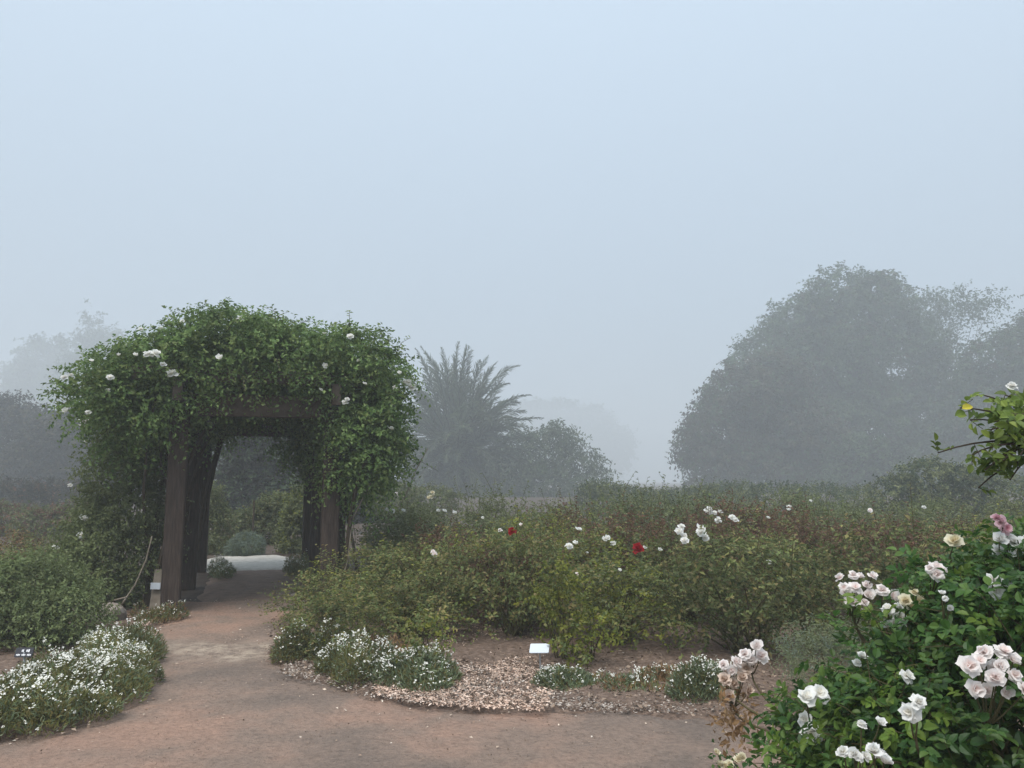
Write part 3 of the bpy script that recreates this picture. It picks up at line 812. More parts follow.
flower_clump('round flower cushion inside the pergola beside the right posts', [(PG(1.55, 2.9, 0), .2), (PG(1.5, 3.4, 0), .2), (PG(1.6, 2.5, 0), .15)], .28, 3000, 90, AL, [.75, .25], .009)

flower_clump('dead grey-brown tuft in the dry ground to the right of the low dry flower tuft', [gpt(668, 688, .14), gpt(652, 684, .1), gpt(680, 694, .1)], .10, 1300, 40, [M['dry'], M['alyssum_grey']], [.8, .2], .007, group=None, name='dry_tuft')
flower_clump('dead straw tuft between the two largest white clumps and the olive bushes', [gpt(375, 664, .16), gpt(395, 668, .12), gpt(358, 656, .1)], .16, 1500, 20, [M['dry'], M['alyssum']], [.8, .2], .007, group=None, name='dry_tuft')

# ------------------------------------------------------------------ left foreground bed
def shrub(name, label, cat, items, base, n, slen, nl, L, W, mats, ms, **kw):
    return small_plant(name, label, cat, items, np.asarray(base, float), n, slen, nl, L, W, mats, ms, stem='stem', **kw)
lb = [(AT(30, 600, 7.3), (.42, .4, .3)), (AT(65, 605, 7.4), (.3, .35, .26)), (AT(5, 595, 7.3), (.35, .4, .3)), (AT(45, 625, 7.1), (.42, .3, .25)), (AT(10, 630, 7.0), (.4, .3, .25)), (AT(80, 625, 7.2), (.18, .25, .18)), (AT(-40, 610, 7.2), (.5, .4, .4)), (AT(40, 580, 7.5), (.25, .3, .2))]
shrub('leafy_shrub', 'light green feathery shrub at the left edge behind the black label', 'shrub', lb, G(35, 655), 2600, .17, 9, .036, .019, [M['feather'], M['thicket'], M['pale']], [.6, .2, .2], up=.6, jit=.7)
sb = [(AT(12, 560, 10.5), (.35, .35, .3)), (AT(35, 570, 10.4), (.3, .3, .22)), (AT(60, 575, 10.6), (.4, .35, .25)), (AT(-15, 560, 10.6), (.5, .4, .35))]
shrub('rose_bush', 'reddish-tipped rose bush behind the feathery shrub at the left edge', 'rose bush', sb, G(20, 592), 600, .2, 9, .036, .02, [M['olive'], M['bronze'], M['dry']], [.45, .4, .15], up=.5)

sb2 = [(AT(45, 565, 13), (.4, .35, .35)), (AT(70, 560, 13.2), (.35, .35, .3)), (AT(25, 560, 13.1), (.4, .35, .35))]
shrub('rose_bush', 'brown-green rose bush in the mist behind the reddish-tipped bush', 'rose bush', sb2, G(48, 571), 700, .22, 9, .04, .024, [M['olive'], M['bronze'], M['green']], [.45, .25, .3], up=.5)

def rock(label, c, half, mat, seed, cat='rock'):
    mb = MB(); n, mseg = 12, 18
    V = []; r_ = np.random.default_rng(seed); dirs = nrm(r_.normal(size=(9, 3))); offs = r_.uniform(.62, .95, 9)
    th = np.linspace(0, np.pi, n); ph = np.linspace(0, 2 * np.pi, mseg, endpoint=False)
    for t in th:
        for p in ph: V.append((math.sin(t) * math.cos(p), math.sin(t) * math.sin(p), math.cos(t)))
    V = np.array(V); k = V @ dirs.T
    s = np.min(np.where(k > .05, offs / np.maximum(k, .05), 9), 1); s = np.minimum(s, 1.0)
    V = V * s[:, None] * np.array(half)
    Fc = []
    for i in range(n - 1):
        for j in range(mseg):
            a = i * mseg + j; b = i * mseg + (j + 1) % mseg
            Fc += [(a, b, b + mseg), (a, b + mseg, a + mseg)]
    mb.add(V, Fc)
    o = mb.build('rock', mat, smooth=False); o.location = tuple(c); o.rotation_euler = (0, 0, seed * .7)
    return tag(o, label, cat, 'rocks in the left bed')
rock('rounded brown boulder at the foot of the green thicket by the pergola', G(106, 627) + UP * .08, (.26, .2, .17), M['rock'], 3)
rock('smaller mossy grey boulder half hidden by the feathery shrub', G(86, 622) + UP * .08, (.15, .16, .18), M['rock'], 5)
rock('pale cream stone poking out of the white flower drift', G(41, 690) + UP * .10, (.12, .08, .10), M['pale_rock'], 8)
rock('small pale stone beside the stake of the black label', G(22, 692) + UP * .08, (.06, .05, .06), M['pale_rock'], 11)
rock('flat grey stone lying at the foot of the front right olive bush by the path', G(300, 598) + UP * .03, (.13, .09, .05), M['rock'], 14)

# ------------------------------------------------------------------ plant labels and the stake
M['black'] = noisy_mat('black_plate', [(.012, .013, .02), (.02, .021, .03)], rough=.4, spec=.4)
M['white_paint'] = noisy_mat('white_print', [(.72, .73, .76), (.8, .8, .82)], rough=.5)
M['metal'] = noisy_mat('grey_metal', [(.3, .32, .34), (.42, .44, .46)], rough=.4)
M['plaque'] = noisy_mat('plaque_white', [(.50, .55, .6), (.6, .64, .68)], rough=.35, spec=.5)
b0 = G(24, 696); Ys = b0[1]
lab = thing('plant_label', 'small black plant label with white print on a thin metal stake', 'plant label', b0)
mb = MB(); tube(mb, [b0 - UP * .05, AT(24.5, 652, Ys)], .008, .008, 6); mb.build('stake', M['metal'], lab, b0)
c = AT(24.3, 652.5, Ys); sx = Ys / F
tilt = R(25); fw = np.array([0, -math.cos(tilt), math.sin(tilt)]); upv = np.array([0, math.sin(tilt), math.cos(tilt)]); rt = np.array([1., 0, 0])
mb = MB(); box(mb, c, (8.6 * sx, 4.6 * sx, .004), np.array([rt, upv, fw]), bev=.006); pl = mb.build('plate', M['black'], lab, b0)
mb = MB()
for a, b_, w, h in ((-1.4, 1.5, 1.0, 1.3), (3.6, 1.5, 1.6, 1.3), (.4, -2.4, 7.2, 1.0)):
    if w > 5:
        xs = np.linspace(-w, w, 12)
        for q in range(11):
            if q in (3, 7): continue
            box(mb, c + rt * (a + xs[q] + .6) * sx + upv * b_ * sx + fw * .0055, (.5 * sx, h * sx * (.9 if q % 2 else .65), .0008), np.array([rt, upv, fw]))
    else:
        for q in (-1, 1):
            box(mb, c + rt * (a + q * w * .55) * sx + upv * b_ * sx + fw * .0055, (w * .42 * sx, h * sx * (1 if q > 0 else .75), .0008), np.array([rt, upv, fw]))
mb.build('print', M['white_paint'], pl, b0)
for ch in lab.children_recursive: pass

b0 = G(541, 678); Ys = b0[1]
lab2 = thing('plant_label', 'white tilted plaque on a short stake in the mulch before the bushes', 'plant label', b0)
c = AT(539.5, 648.5, Ys - .05); tilt = R(56); fw = nrm(np.array([-.15, -math.cos(tilt), math.sin(tilt)])); rt = nrm(np.cross(np.array([0, .5, 1.]), fw)); rt = nrm(rt - fw * (rt @ fw)); upv = np.cross(fw, rt)
rt = nrm(rt + upv * -.05); upv = np.cross(fw, rt)
mb = MB(); box(mb, c, (.074, .046, .004), np.array([rt, upv, fw]), bev=.006); mb.build('plate', M['plaque'], lab2, b0)
mb = MB(); tube(mb, [b0 - UP * .04, c - fw * .006], .007, .006, 6); mb.build('stake', M['metal'], lab2, b0)

b0 = G(154, 617); Ys = b0[1]
stake = thing('marker_board', 'weathered pale board with a small white plaque leaning by the front left post', 'marker board', b0)
mb = MB(); d_ = nrm(np.array([.05, .12, 1])); box(mb, b0 + d_ * .24, (.065, .02, .27), np.array([nrm(np.cross(np.array([0, 1., 0]), d_)), nrm(np.cross(d_, np.cross(np.array([0, 1., 0]), d_))), d_]), bev=.006)
mb.build('board', M['dead'], stake, b0)
mb = MB(); box(mb, AT(155.5, 586, Ys - .02), (.055, .008, .035), bev=.004); mb.build('plaque', M['plaque'], stake, b0)

def cane_thing(label, pts, r0, r1, mat='dead', name='dead_cane'):
    o0 = np.asarray(pts[0]); mb = MB()
    p = np.array(pts); t = np.linspace(0, len(p) - 1, 10); q = np.stack([np.interp(t, np.arange(len(p)), p[:, i]) for i in range(3)], 1)
    tube(mb, q, r0, r1, 6); o = mb.build(name, M[mat], None, o0, smooth=True)
    return tag(o, label, 'dead branch')
cane_thing('long pale dead cane leaning against the thicket by the left posts', [AT(120, 607, 8.7), AT(135, 585, 8.75), AT(146, 560, 8.8), AT(152, 536, 8.85)], .012, .006)
cane_thing('crooked dead branch lying low across the foot of the thicket', [G(96, 606) + UP * .02, AT(112, 601, 8.7), AT(127, 597, 8.6)], .014, .008)
cane_thing('dark dead branch curving over the mulch under the bushes', [AT(438, 636, 6.5), AT(452, 630, 6.4), AT(468, 629, 6.4)], .014, .008, 'stem')
cane_thing('pale dead cane climbing beside the right front post', [AT(338, 592, 9.4), AT(348, 560, 9.45), AT(352, 520, 9.5), AT(372, 480, 9.5)], .012, .006)
cane_thing('bare brown cane rising to the left of the palm', [AT(404, 500, 9.9), AT(416, 470, 9.9), AT(428, 448, 9.9)], .008, .004)

# ------------------------------------------------------------------ foreground rose bush
nb = [
    (AT(915, 690, 2.75), (.20, .22, .17)), (AT(990, 660, 2.65), (.26, .26, .20)), (AT(965, 622, 2.95), (.22, .22, .13)), (AT(1015, 610, 2.8), (.22, .22, .16)),
    (AT(925, 655, 3.05), (.12, .18, .12)), (AT(948, 614, 3.15), (.12, .18, .07)), (AT(885, 735, 2.65), (.19, .2, .13)), (AT(818, 744, 2.95), (.09, .12, .08)), (AT(838, 745, 2.8), (.11, .14, .09)),
    (AT(850, 768, 2.65), (.2, .2, .09)), (AT(940, 760, 2.45), (.28, .25, .2)), (AT(1070, 680, 2.5), (.35, .35, .3)), (AT(1080, 610, 2.8), (.32, .35, .22)), (AT(895, 705, 3.0), (.09, .15, .09)), (AT(1010, 760, 2.35), (.3, .25, .2)), (AT(985, 588, 3.1), (.14, .16, .06)), (AT(802, 768, 2.8), (.06, .1, .05)),
]
nbb = Blobs(nb); base = np.array([1.35, 2.85, 0.])
nroot = thing('rose_bush', 'large dark green rose bush with white and blush blooms filling the lower right corner', 'rose bush', base)
fo = MB(); st = MB()
P, N = nbb.sample(1250, .5, .42)
grow(fo, P, N, .17, 5, .034, .021, up=.25, droop=.25, ms=[.8, .2], detail=1, compound=True, jit=.4, twigs=st, twig_r=.002)
for c, r in nb:
    for k in range(3):
        a = base + np.array([rng.uniform(-.25, .25), rng.uniform(-.25, .25), 0]); e = np.array(c) + rand_dirs(1)[0] * np.array(r) * .8
        tube(st, bez(a, np.array([a[0] * .6 + e[0] * .4, a[1] * .6 + e[1] * .4, e[2] * .8]), e, 9), .008, .003, 6)
fo.build('foliage', [M['near'], M['near_light']], nroot, base)
bpy.context.view_layer.update()

def cluster(px, py, Y, n, spread, kind, size, buds=0, sub=True, facing=(0, -.75, .6), stalk=None, squash=.8):
    """a truss of blooms on one stalk: thing > flower_cluster > bloom"""
    c = AT(px, py, Y)
    if px > 770: c = nbb.hit(px, py); c = c + nrm(-ray(px, py)) * .24
    size = size * c[1] / Y; spread = spread * c[1] / Y
    cl = bpy.data.objects.new('flower_cluster', None); cl.empty_display_size = .05
    COL.objects.link(cl); cl.parent = nroot; cl.location = tuple(c - base)
    k = 0
    pts = []
    tries = 0
    while len(pts) < n and tries < 900:
        tries += 1
        q = np.array([rng.uniform(-1, 1) * spread, rng.uniform(-.5, .5) * spread, rng.uniform(-1, 1) * spread * squash])
        lim = size * (1.45 if tries < 400 else .95)
        if all(np.linalg.norm((q - p) * np.array([1, .5, 1])) > lim for p in pts): pts.append(q)
    for q in pts:
        me = BL[kind][rng.integers(len(BL[kind]))]
        o = bpy.data.objects.new('bloom', me); COL.objects.link(o); o.parent = cl; o.location = tuple(q)
        f = nrm(np.array(facing) + q / max(spread, .01) * .6 + rng.normal(size=3) * .35)
        o.rotation_mode = 'QUATERNION'; o.rotation_quaternion = Vector(f).to_track_quat('Z', 'Y')
        o.scale = (size / .035 * rng.uniform(.72, 1.18),) * 3
        root_pt = c + np.array([q[0] * .2, .04, -spread - .05])
        tube(st, bez(root_pt, (root_pt + c + q) / 2 - UP * .01, c + q - np.array(f) * size * .2, 5), .0025, .0018, 5)
    for k in range(buds):
        q = rand_dirs(1)[0] * spread * 1.2 * np.array([1, .4, .8])
        o = bpy.data.objects.new('bud', BL['bud'][0]); COL.objects.link(o); o.parent = cl; o.location = tuple(q)
        o.rotation_euler = (rng.uniform(-.5, .5), rng.uniform(-.5, .5), 0)
    # stalk down into the bush
    tgt = nbb.c[np.argmin(np.linalg.norm(nbb.c - c - np.array([0, 0, -.2]), axis=1))]
    s0 = c + np.array([0, .04, -spread - .05])
    tube(st, bez(s0, s0 - UP * .08, tgt, 7), .0035, .005, 5)
    return cl
cluster(856, 587, 3.2, 11, .062, 'blush', .024)
cluster(860, 606, 3.2, 3, .02, 'blush', .022)
cluster(886, 590, 3.2, 2, .035, 'blush', .024)
cluster(911, 600, 3.2, 4, .04, 'cream', .022)
cluster(898, 616, 3.15, 7, .055, 'white', .022)
cluster(937, 572, 3.2, 4, .03, 'blush', .026)
cluster(955, 541, 3.4, 1, .01, 'cream', .03)
cluster(1005, 548, 2.9, 4, .045, 'white', .028)
cluster(1026, 545, 2.9, 2, .03, 'white', .028)
cluster(995, 583, 2.95, 3, .04, 'white', .025)
cluster(950, 600, 3.0, 3, .04, 'white', .014)
cluster(993, 674, 2.25, 12, .09, 'blush', .0235, facing=(0, -.95, .3), squash=.6)
cluster(998, 651, 2.28, 2, .05, 'blush', .023, squash=.2)
cluster(815, 696, 2.7, 2, .04, 'white', .033, squash=.4)
cluster(808, 721, 2.75, 2, .02, 'white', .02)
cluster(814, 735, 2.7, 1, .01, 'white', .03)
cluster(878, 724, 2.5, 1, .01, 'white', .023)
cluster(922, 711, 2.4, 2, .034, 'white', .028)
cluster(907, 675, 2.6, 1, .01, 'white', .022)
cluster(858, 660, 2.8, 2, .02, 'white', .018)
cluster(864, 740, 2.45, 3, .05, 'white', .018, squash=1.5)
cluster(857, 757, 2.4, 3, .04, 'white', .019)
cluster(884, 757, 2.4, 2, .03, 'white', .022)
cluster(754, 652, 3.3, 4, .045, 'blush', .026)
cluster(729, 664, 3.3, 3, .04, 'blush', .024)
cluster(735, 682, 3.3, 7, .055, 'tan', .026, squash=.9)
cluster(1008, 545 - 24, 2.7, 2, .03, 'pink', .02)
st.build('cane', M['cane'], nroot, base)
# dry brown leaves hanging under the faded truss
fd = MB(); P, N = Blobs([(AT(736, 708, 3.3), (.05, .05, .09)), (AT(728, 722, 3.3), (.03, .04, .06))]).sample(40, .5, .3)
grow(fd, P, N, .06, 5, .03, .016, up=-.3, droop=.6)
fd.build('dry_leaves', M['dry'], nroot, base)['label'] = 'shrivelled orange-brown leaves under the faded blooms'

cb = G(727, 775)
cfl = thing('rose_spray', 'cream rose spray at the bottom edge beside the dirt path', 'flower spray', cb)
mb = MB(); tube(mb, [cb - UP * .02, cb + UP * .06], .004, .003, 5)
for k in range(7):
    p = AT(727 + rng.uniform(-14, 16), 760 + rng.uniform(-10, 8), cb[1] - .05)
    tube(mb, bez(cb + UP * .05, (cb + p) / 2, p, 4), .003, .002, 4)
    put_bloom(cfl, p, 'cream', .022)
leaf_soup(mb, cb + rng.normal(size=(40, 3)) * .04 + UP * .06, rand_dirs(40), rand_dirs(40) + UP, .035, .02, 1)
mb.build('stem', [M['cane'], M['near']], cfl, cb)

# tall rose arching in from the right
tb0 = np.array([2.1, 2.6, 0.])
tall = thing('tall_rose_bush', 'tall rose cane with light green leaves arching in at the right edge', 'rose bush', tb0)
st = MB(); fo = MB()
tips = [(AT(960, 408, 2.3), .9), (AT(972, 455, 2.35), .9), (AT(990, 430, 2.4), 1), (AT(985, 470, 2.35), .8), (AT(1005, 395, 2.4), 1), (AT(1010, 480, 2.4), .8), (AT(1015, 415, 2.3), 1), (AT(1020, 455, 2.3), 1), (AT(1040, 400, 2.4), 1), (AT(1040, 440, 2.4), 1), (AT(1000, 412, 2.35), 1), (AT(1012, 440, 2.35), 1)]
tips += [(tp + rng.normal(size=3) * np.array([.05, .06, .045]), s) for tp, s in tips for _ in range(1) if tp[0] > AT(968, 400, 2.3)[0]]
hub = AT(1060, 440, 2.45)
tube(st, bez(tb0, np.array([2.2, 2.6, 1.2]), hub, 9), .014, .008, 6)
for tp, s in tips:
    c = bez(hub + rng.normal(size=3) * .04, (hub + tp) / 2 + UP * .05, tp, 8)
    tube(st, c, .005, .002, 5)
    for q in c[3:]:
        d = nrm(rng.normal(size=3) * np.array([1, .7, .5]) + np.array([-.5, -.1, -.1]))
        Pq = q[None] + rng.normal(size=(1, 3)) * .005; Dq = d[None]; Nq = nrm(UP * .8 + rng.normal(size=3) * .4 + np.array([0, -.4, 0]))[None]
        S = nrm(np.cross(Dq, Nq)); L = .034 * rng.uniform(.7, 1.2)
        for a, b, ll in ((1.7, 0, 1.0), (1.0, 1, .9), (1.0, -1, .9), (.4, 1, .75), (.4, -1, .75)):
            leaf_soup(fo, Pq + Dq * L * a * .75, (Dq + S * b * 1.3 if b else Dq) + rng.normal(size=(1, 3)) * .12, Nq + rng.normal(size=(1, 3)) * .2, L * ll, L * ll * .62, 0, 1)
        tube(st, [q, q + d * L * 1.3], .0012, .001, 3)
leaf_soup(fo, AT(962, 409, 2.28)[None], np.array([[1., 0, .3]]), np.array([[0, -.8, .6]]), .035, .024, 1, 1)
st.build('cane', M['stem'], tall, tb0); fo.build('foliage', [M['tall'], M['tall_yellow']], tall, tb0)
bpy.context.view_layer.update()
for px, py, s in [(1000, 521, .018), (997, 517, .016)]: put_bloom(tall, AT(px, py, 2.6), 'pink', s)
put_bloom(tall, AT(1017, 437, 2.42), 'white', .02); put_bloom(tall, AT(1012, 385, 2.4), 'white', .015)

# ------------------------------------------------------------------ trees and shrubs in the fog
def tree(name, label, cat, base, items, n, slen, nl, L, W, mats, ms, trunk_r=.25, limbs=14, sub=0, group=None, keep=.6, shell=.7, up=.1, jit=.5, droop=.3):
    cy = float(np.mean([c[1] for c, r in items]))
    if cy > 45: slen, L, W, trunk_r = slen * 1.3, L * 1.3, W * 1.3, trunk_r * 1.2
    base = np.array([float(np.mean([c[0] for c, r in items])), cy, 0.])
    its = list(items)
    for c, r in items:
        r = np.array((r,) * 3 if np.isscalar(r) else r, float)
        for k in range(sub):
            u = rand_dirs(1)[0]; its.append((np.array(c) + u * r * .85, r * rng.uniform(.25, .42)))
    bl = Blobs(its); root = thing(name, label, cat, base, 0, group)
    fo = MB(); st = MB()
    P, N = bl.sample(n, shell, keep)
    grow(fo, P, N, slen, nl, L, W, up=up, droop=droop, ms=ms, jit=jit)
    top = max(c[2] for c, r in items) * .75
    tp = np.array([np.mean([c[0] for c, r in items]), np.mean([c[1] for c, r in items]), top])
    tr = MB(); mid = base + UP * top * .4
    tube(tr, bez(base - UP * .1, mid, tp, 9), trunk_r, trunk_r * .35, 9)
    for i in range(limbs):
        c, r = its[rng.integers(len(its))]
        f = rng.uniform(.15, .7); s = (1 - f) ** 2 * base + 2 * f * (1 - f) * mid + f * f * tp
        tube(tr, bez(s, (s + np.array(c)) / 2 + UP * .2, np.array(c), 7), trunk_r * .35, trunk_r * .06, 6)
    tr.build('trunk', M['bark'], root, base); fo.build('crown', mats, root, base)
    return root, bl

Z = 78.0; k = Z / F
def T(px, py, rx, ry=None, dz=0, Y=78.0):
    Y = (Y + dz) * (1.3 if Y > 40 else 1.0)
    return (AT(px, py, Y), (rx * Y / F, rx * Y / F, (ry or rx) * Y / F))
big = [T(838, 302, 34, 32), T(848, 325, 40, 36), T(872, 300, 26, 24), T(805, 335, 40, 38), T(872, 322, 40, 36), T(780, 368, 46, 42), T(830, 370, 55, 50), T(890, 365, 46, 45), T(800, 430, 60, 50), T(870, 430, 60, 50), T(920, 410, 34, 40), T(840, 490, 60, 36), T(910, 470, 46, 46), T(930, 450, 34, 36)]
tree('broad_tree', 'huge rounded dark green tree in the fog, right of centre', 'tree', np.array([AT(845, 480, 78)[0], 78., 0]), big, 13500, 1.35, 9, .36, .21, [M['tree'], M['tree_brown']], [.85, .15], .8, 40, 7, keep=.55, shell=.6)
brn = [T(745, 400, 38, 34, -8), T(720, 432, 32, 34, -8), T(770, 430, 45, 45, -8), T(715, 465, 28, 28, -8), T(760, 475, 45, 36, -8), T(805, 455, 40, 50, -8), T(700, 445, 20, 20, -8), T(775, 385, 30, 26, -8)]
tree('brownish_tree', 'brownish dense tree in the fog before the left flank of the huge tree', 'tree', np.array([AT(755, 480, 73)[0], 73., 0]), brn, 6500, 1.2, 9, .33, .2, [M['tree_brown'], M['tree']], [.8, .2], .5, 20, 6, keep=.55, shell=.6)
drk = [T(865, 470, 36, 30, -12), T(890, 490, 40, 24, -12), T(845, 495, 36, 22, -12)]
tree('shrubby_tree', 'darker low tree in the fog at the foot of the huge tree', 'tree', np.array([AT(868, 480, 66)[0], 66., 0]), drk, 2600, 1.0, 9, .28, .17, [M['tree'], M['hedge']], [.7, .3], .3, 10, 5)
sp = [T(925, 310, 22, 14, 3), T(950, 305, 24, 12, 3), T(975, 312, 16, 10, 3), T(935, 340, 22, 16, 3), T(915, 345, 18, 20, 3), T(990, 300, 12, 8, 3), T(905, 320, 16, 20, 3)]
tree('open_tree', 'thin open-branched tree against the fog behind the huge tree', 'tree', (AT(915, 480, 81)[0], 81, 0), sp, 750, 1.8, 9, .3, .18, [M['tree']], [1], .22, 14, 2, keep=.3, shell=.3)
rt_ = [T(1005, 370, 38, 34, -8, 78), T(985, 410, 34, 40, -8, 78), T(1030, 400, 45, 55, -8, 78), T(975, 455, 40, 40, -8, 78), T(1020, 460, 50, 45, -8, 78), T(1050, 350, 40, 40, -8, 78), T(1015, 500, 60, 40, -8, 78), T(960, 495, 40, 30, -8, 78)]
tree('bushy_tree', 'bushy dark tree fading in fog at the right edge', 'tree', (AT(1010, 480, 50)[0], 50, 0), rt_, 7500, 1.3, 9, .33, .2, [M['tree'], M['tree_brown']], [.8, .2], .3, 14, 4)
gl = [T(930, 485, 30, 22, 0, 26), T(965, 490, 30, 20, 0, 26), T(900, 495, 26, 15, 0, 26), T(1000, 495, 30, 20, 0, 26)]
tree('garden_shrub', 'green shrub below the huge foggy tree, behind the rose bed', 'shrub', (AT(945, 480, 26)[0], 26, 0), gl, 1600, .4, 9, .11, .06, [M['green'], M['tree']], [.6, .4], .08, 8, 3)

# low misty shrubs between the rose bed and the big trees
for lab_, px, zz, its in (('low misty shrub behind the rose bed in the gap between arching shrub and huge tree', 640, 34, [T(620, 500, 26, 12, 0, 34), T(655, 503, 26, 10, 0, 34), T(600, 498, 20, 14, 0, 34)]),
                          ('low misty shrub behind the rose bed at the left foot of the huge tree', 705, 36, [T(690, 503, 24, 12, 0, 36), T(725, 500, 28, 14, 0, 36)]),
                          ('low misty shrub behind the rose bed below the centre of the huge tree', 800, 33, [T(775, 500, 32, 14, 0, 33), T(820, 500, 32, 13, 0, 33), T(855, 502, 24, 12, 0, 33)])):
    tree('garden_shrub', lab_, 'shrub', (AT(px, 480, zz)[0], zz, 0), its, 1500, .4, 9, .10, .05, [M['green'], M['tree']], [.5, .5], .06, 8, 4, group='low misty shrubs behind the rose bed')

for lab_, px, zz, its, ms_ in (('low reddish-brown misty bush behind the rose bushes at the far left edge', 5, 22, [T(-10, 520, 30, 13, 0, 22), T(20, 523, 26, 11, 0, 22)], [.3, .3, .4]),
                          ('low brownish misty bush between the far left edge and the thicket', 60, 21, [T(50, 523, 24, 12, 0, 21), T(80, 520, 24, 14, 0, 21)], [.4, .3, .3]),
                          ('low misty bush seen just right of the pergola behind the creamy roses', 415, 24, [T(395, 500, 22, 14, 0, 24), T(430, 502, 26, 12, 0, 24)], [.7, .3, 0])):
    tree('garden_shrub', lab_, 'shrub', (AT(px, 480, zz)[0], zz, 0), its, 900, .3, 9, .07, .04, [M['green'], M['dark'], M['bronze']], ms_, .05, 8, 4, group='low misty bushes')

# feathery palm
PZ = 74.0; pb = np.array([AT(455, 480, PZ)[0], PZ, 0]); pc = AT(456, 470, PZ)
palm = thing('palm_tree', 'spiky palm with upward fronds standing in the fog beside the pergola', 'palm', pb)
mb = MB(); tube(mb, bez(pb - UP * .1, pb + UP * 1.2, pc, 8), .65, .5, 10); mb.build('trunk', M['bark'], palm, pb)
for i in range(230):
    az = rng.uniform(0, 6.28); pol = R(rng.uniform(3, 88)) if i % 5 else R(rng.uniform(80, 165))
    d0 = np.array([math.cos(az) * math.sin(pol), math.sin(az) * math.sin(pol), math.cos(pol)])
    Lf = (142 - 56 * max(0, pol - R(35)) / R(55)) * PZ / F * rng.uniform(.72, 1.0) * (.85 if abs(d0[0]) > .4 else 1)
    if pol > R(88): Lf *= .75
    c0 = pc + rng.normal(size=3) * np.array([.6, .6, .65])
    out = np.array([math.cos(az), math.sin(az), 0.])
    e = c0 + d0 * Lf * .93 + out * Lf * .16 * rng.uniform(.2, 1.2) - UP * .55 * Lf * math.sin(pol) * rng.uniform(.3, 1.1)
    c = bez(c0, c0 + d0 * Lf * .62 + UP * (.2 + .1 * Lf * math.sin(pol)), e, 14)
    mb = MB(); tube(mb, c, .04, .01, 4)
    tt = np.repeat(np.linspace(.15, 1, 52), 2); cu = np.stack([np.interp(tt, np.linspace(0, 1, 14), c[:, j]) for j in range(3)], 1)
    dd = nrm(np.stack([np.interp(tt, np.linspace(0, 1, 14), np.gradient(c[:, j])) for j in range(3)], 1))
    sd_ = nrm(np.cross(dd, UP + rng.normal(size=3) * .5)) * np.where(np.arange(len(tt)) % 2, 1, -1)[:, None]
    ll = (.7 * np.sin(np.pi * np.clip(tt * .85 + .12, 0, 1)) + .1) * rng.uniform(.9, 2.0, len(tt))
    leaf_soup(mb, cu, dd * 1.2 + sd_ * .6 - UP * .05 + rng.normal(size=cu.shape) * .25, UP + rng.normal(size=cu.shape) * .5, ll, .075, 1)
    mb.build('frond', [M['bark'], M['palm']], palm, pb)

SZ = 56.0
ss = [T(520, 460, 30, 26, 0, SZ), T(548, 452, 26, 22, 0, SZ), T(575, 470, 22, 20, 0, SZ), T(500, 478, 30, 22, 0, SZ), T(540, 485, 40, 18, 0, SZ), T(590, 480, 14, 12, 0, SZ), T(470, 488, 30, 16, 0, SZ), T(430, 490, 30, 20, 0, SZ), T(560, 440, 14, 8, 0, SZ)]
tree('arching_shrub', 'loose arching grey-green shrub to the right of the palm', 'shrub', (AT(530, 480, SZ)[0], SZ, 0), ss, 2600, 1.3, 9, .27, .11, [M['palm'], M['tree']], [.6, .4], .1, 12, 3, keep=.5, shell=.5, droop=.5)
fs = [T(590, 430, 20, 16, 0, 380), T(560, 425, 22, 20, 0, 380), T(610, 450, 16, 20, 0, 380), T(575, 460, 40, 25, 0, 380), T(530, 430, 25, 25, 0, 380)]
tree('distant_tree', 'faint tree almost lost in fog behind the arching shrub', 'tree', (AT(575, 480, 380)[0], 140, 0), fs, 2600, 5.5, 9, 1.9, 1.2, [M['tree']], [1], .4, 10, 3)

# left background: mass of dark shrubs and two distant trees
hz = [('dark shrubby tree in fog at the far left edge', [T(-30, 440, 50, 45, 0, 49), T(10, 450, 45, 42, 0, 49), T(-10, 500, 60, 45, 0, 49), T(35, 500, 40, 40, 0, 49)], 48, -10),
      ('dark shrubby tree in fog behind the left overhang of the pergola', [T(55, 470, 42, 40, 0, 46), T(85, 450, 40, 40, 0, 46), T(60, 520, 50, 40, 0, 46), T(105, 500, 40, 45, 0, 46), T(120, 450, 35, 40, 0, 46)], 46, 75),
      ]
for lab_, its, zz, px in hz:
    tree('shrubby_tree', lab_, 'tree', (AT(px, 480, zz)[0], zz, 0), its, 5500, .9, 9, .22, .13, [M['hedge'], M['tree_brown']], [.7, .3], .14, 10, 4, group='dark shrubby trees at the left')
tree('distant_tree', 'faint round-topped tree in fog above the pergola left overhang', 'tree', (AT(45, 480, 200)[0], 110, 0), [T(45, 358, 18, 16, 0, 200), T(38, 385, 24, 24, 0, 200), T(55, 405, 30, 30, 0, 200), T(25, 410, 24, 26, 0, 200), T(45, 440, 45, 35, 0, 200)], 3200, 3, 9, 1., .6, [M['tree']], [1], .35, 12, 4)
tree('distant_tree', 'wispy thin treetop in fog peeking above the pergola roof', 'tree', (AT(95, 480, 165)[0], 90, 0), [T(92, 330, 8, 9, 0, 165), T(105, 338, 12, 8, 0, 165), T(85, 350, 16, 12, 0, 165), T(110, 350, 22, 14, 0, 165), T(90, 380, 30, 26, 0, 165), T(91, 315, 2.5, 9, 0, 165)], 1000, 2.8, 9, .7, .4, [M['tree']], [1], .25, 5, 2, keep=.3, shell=.3)

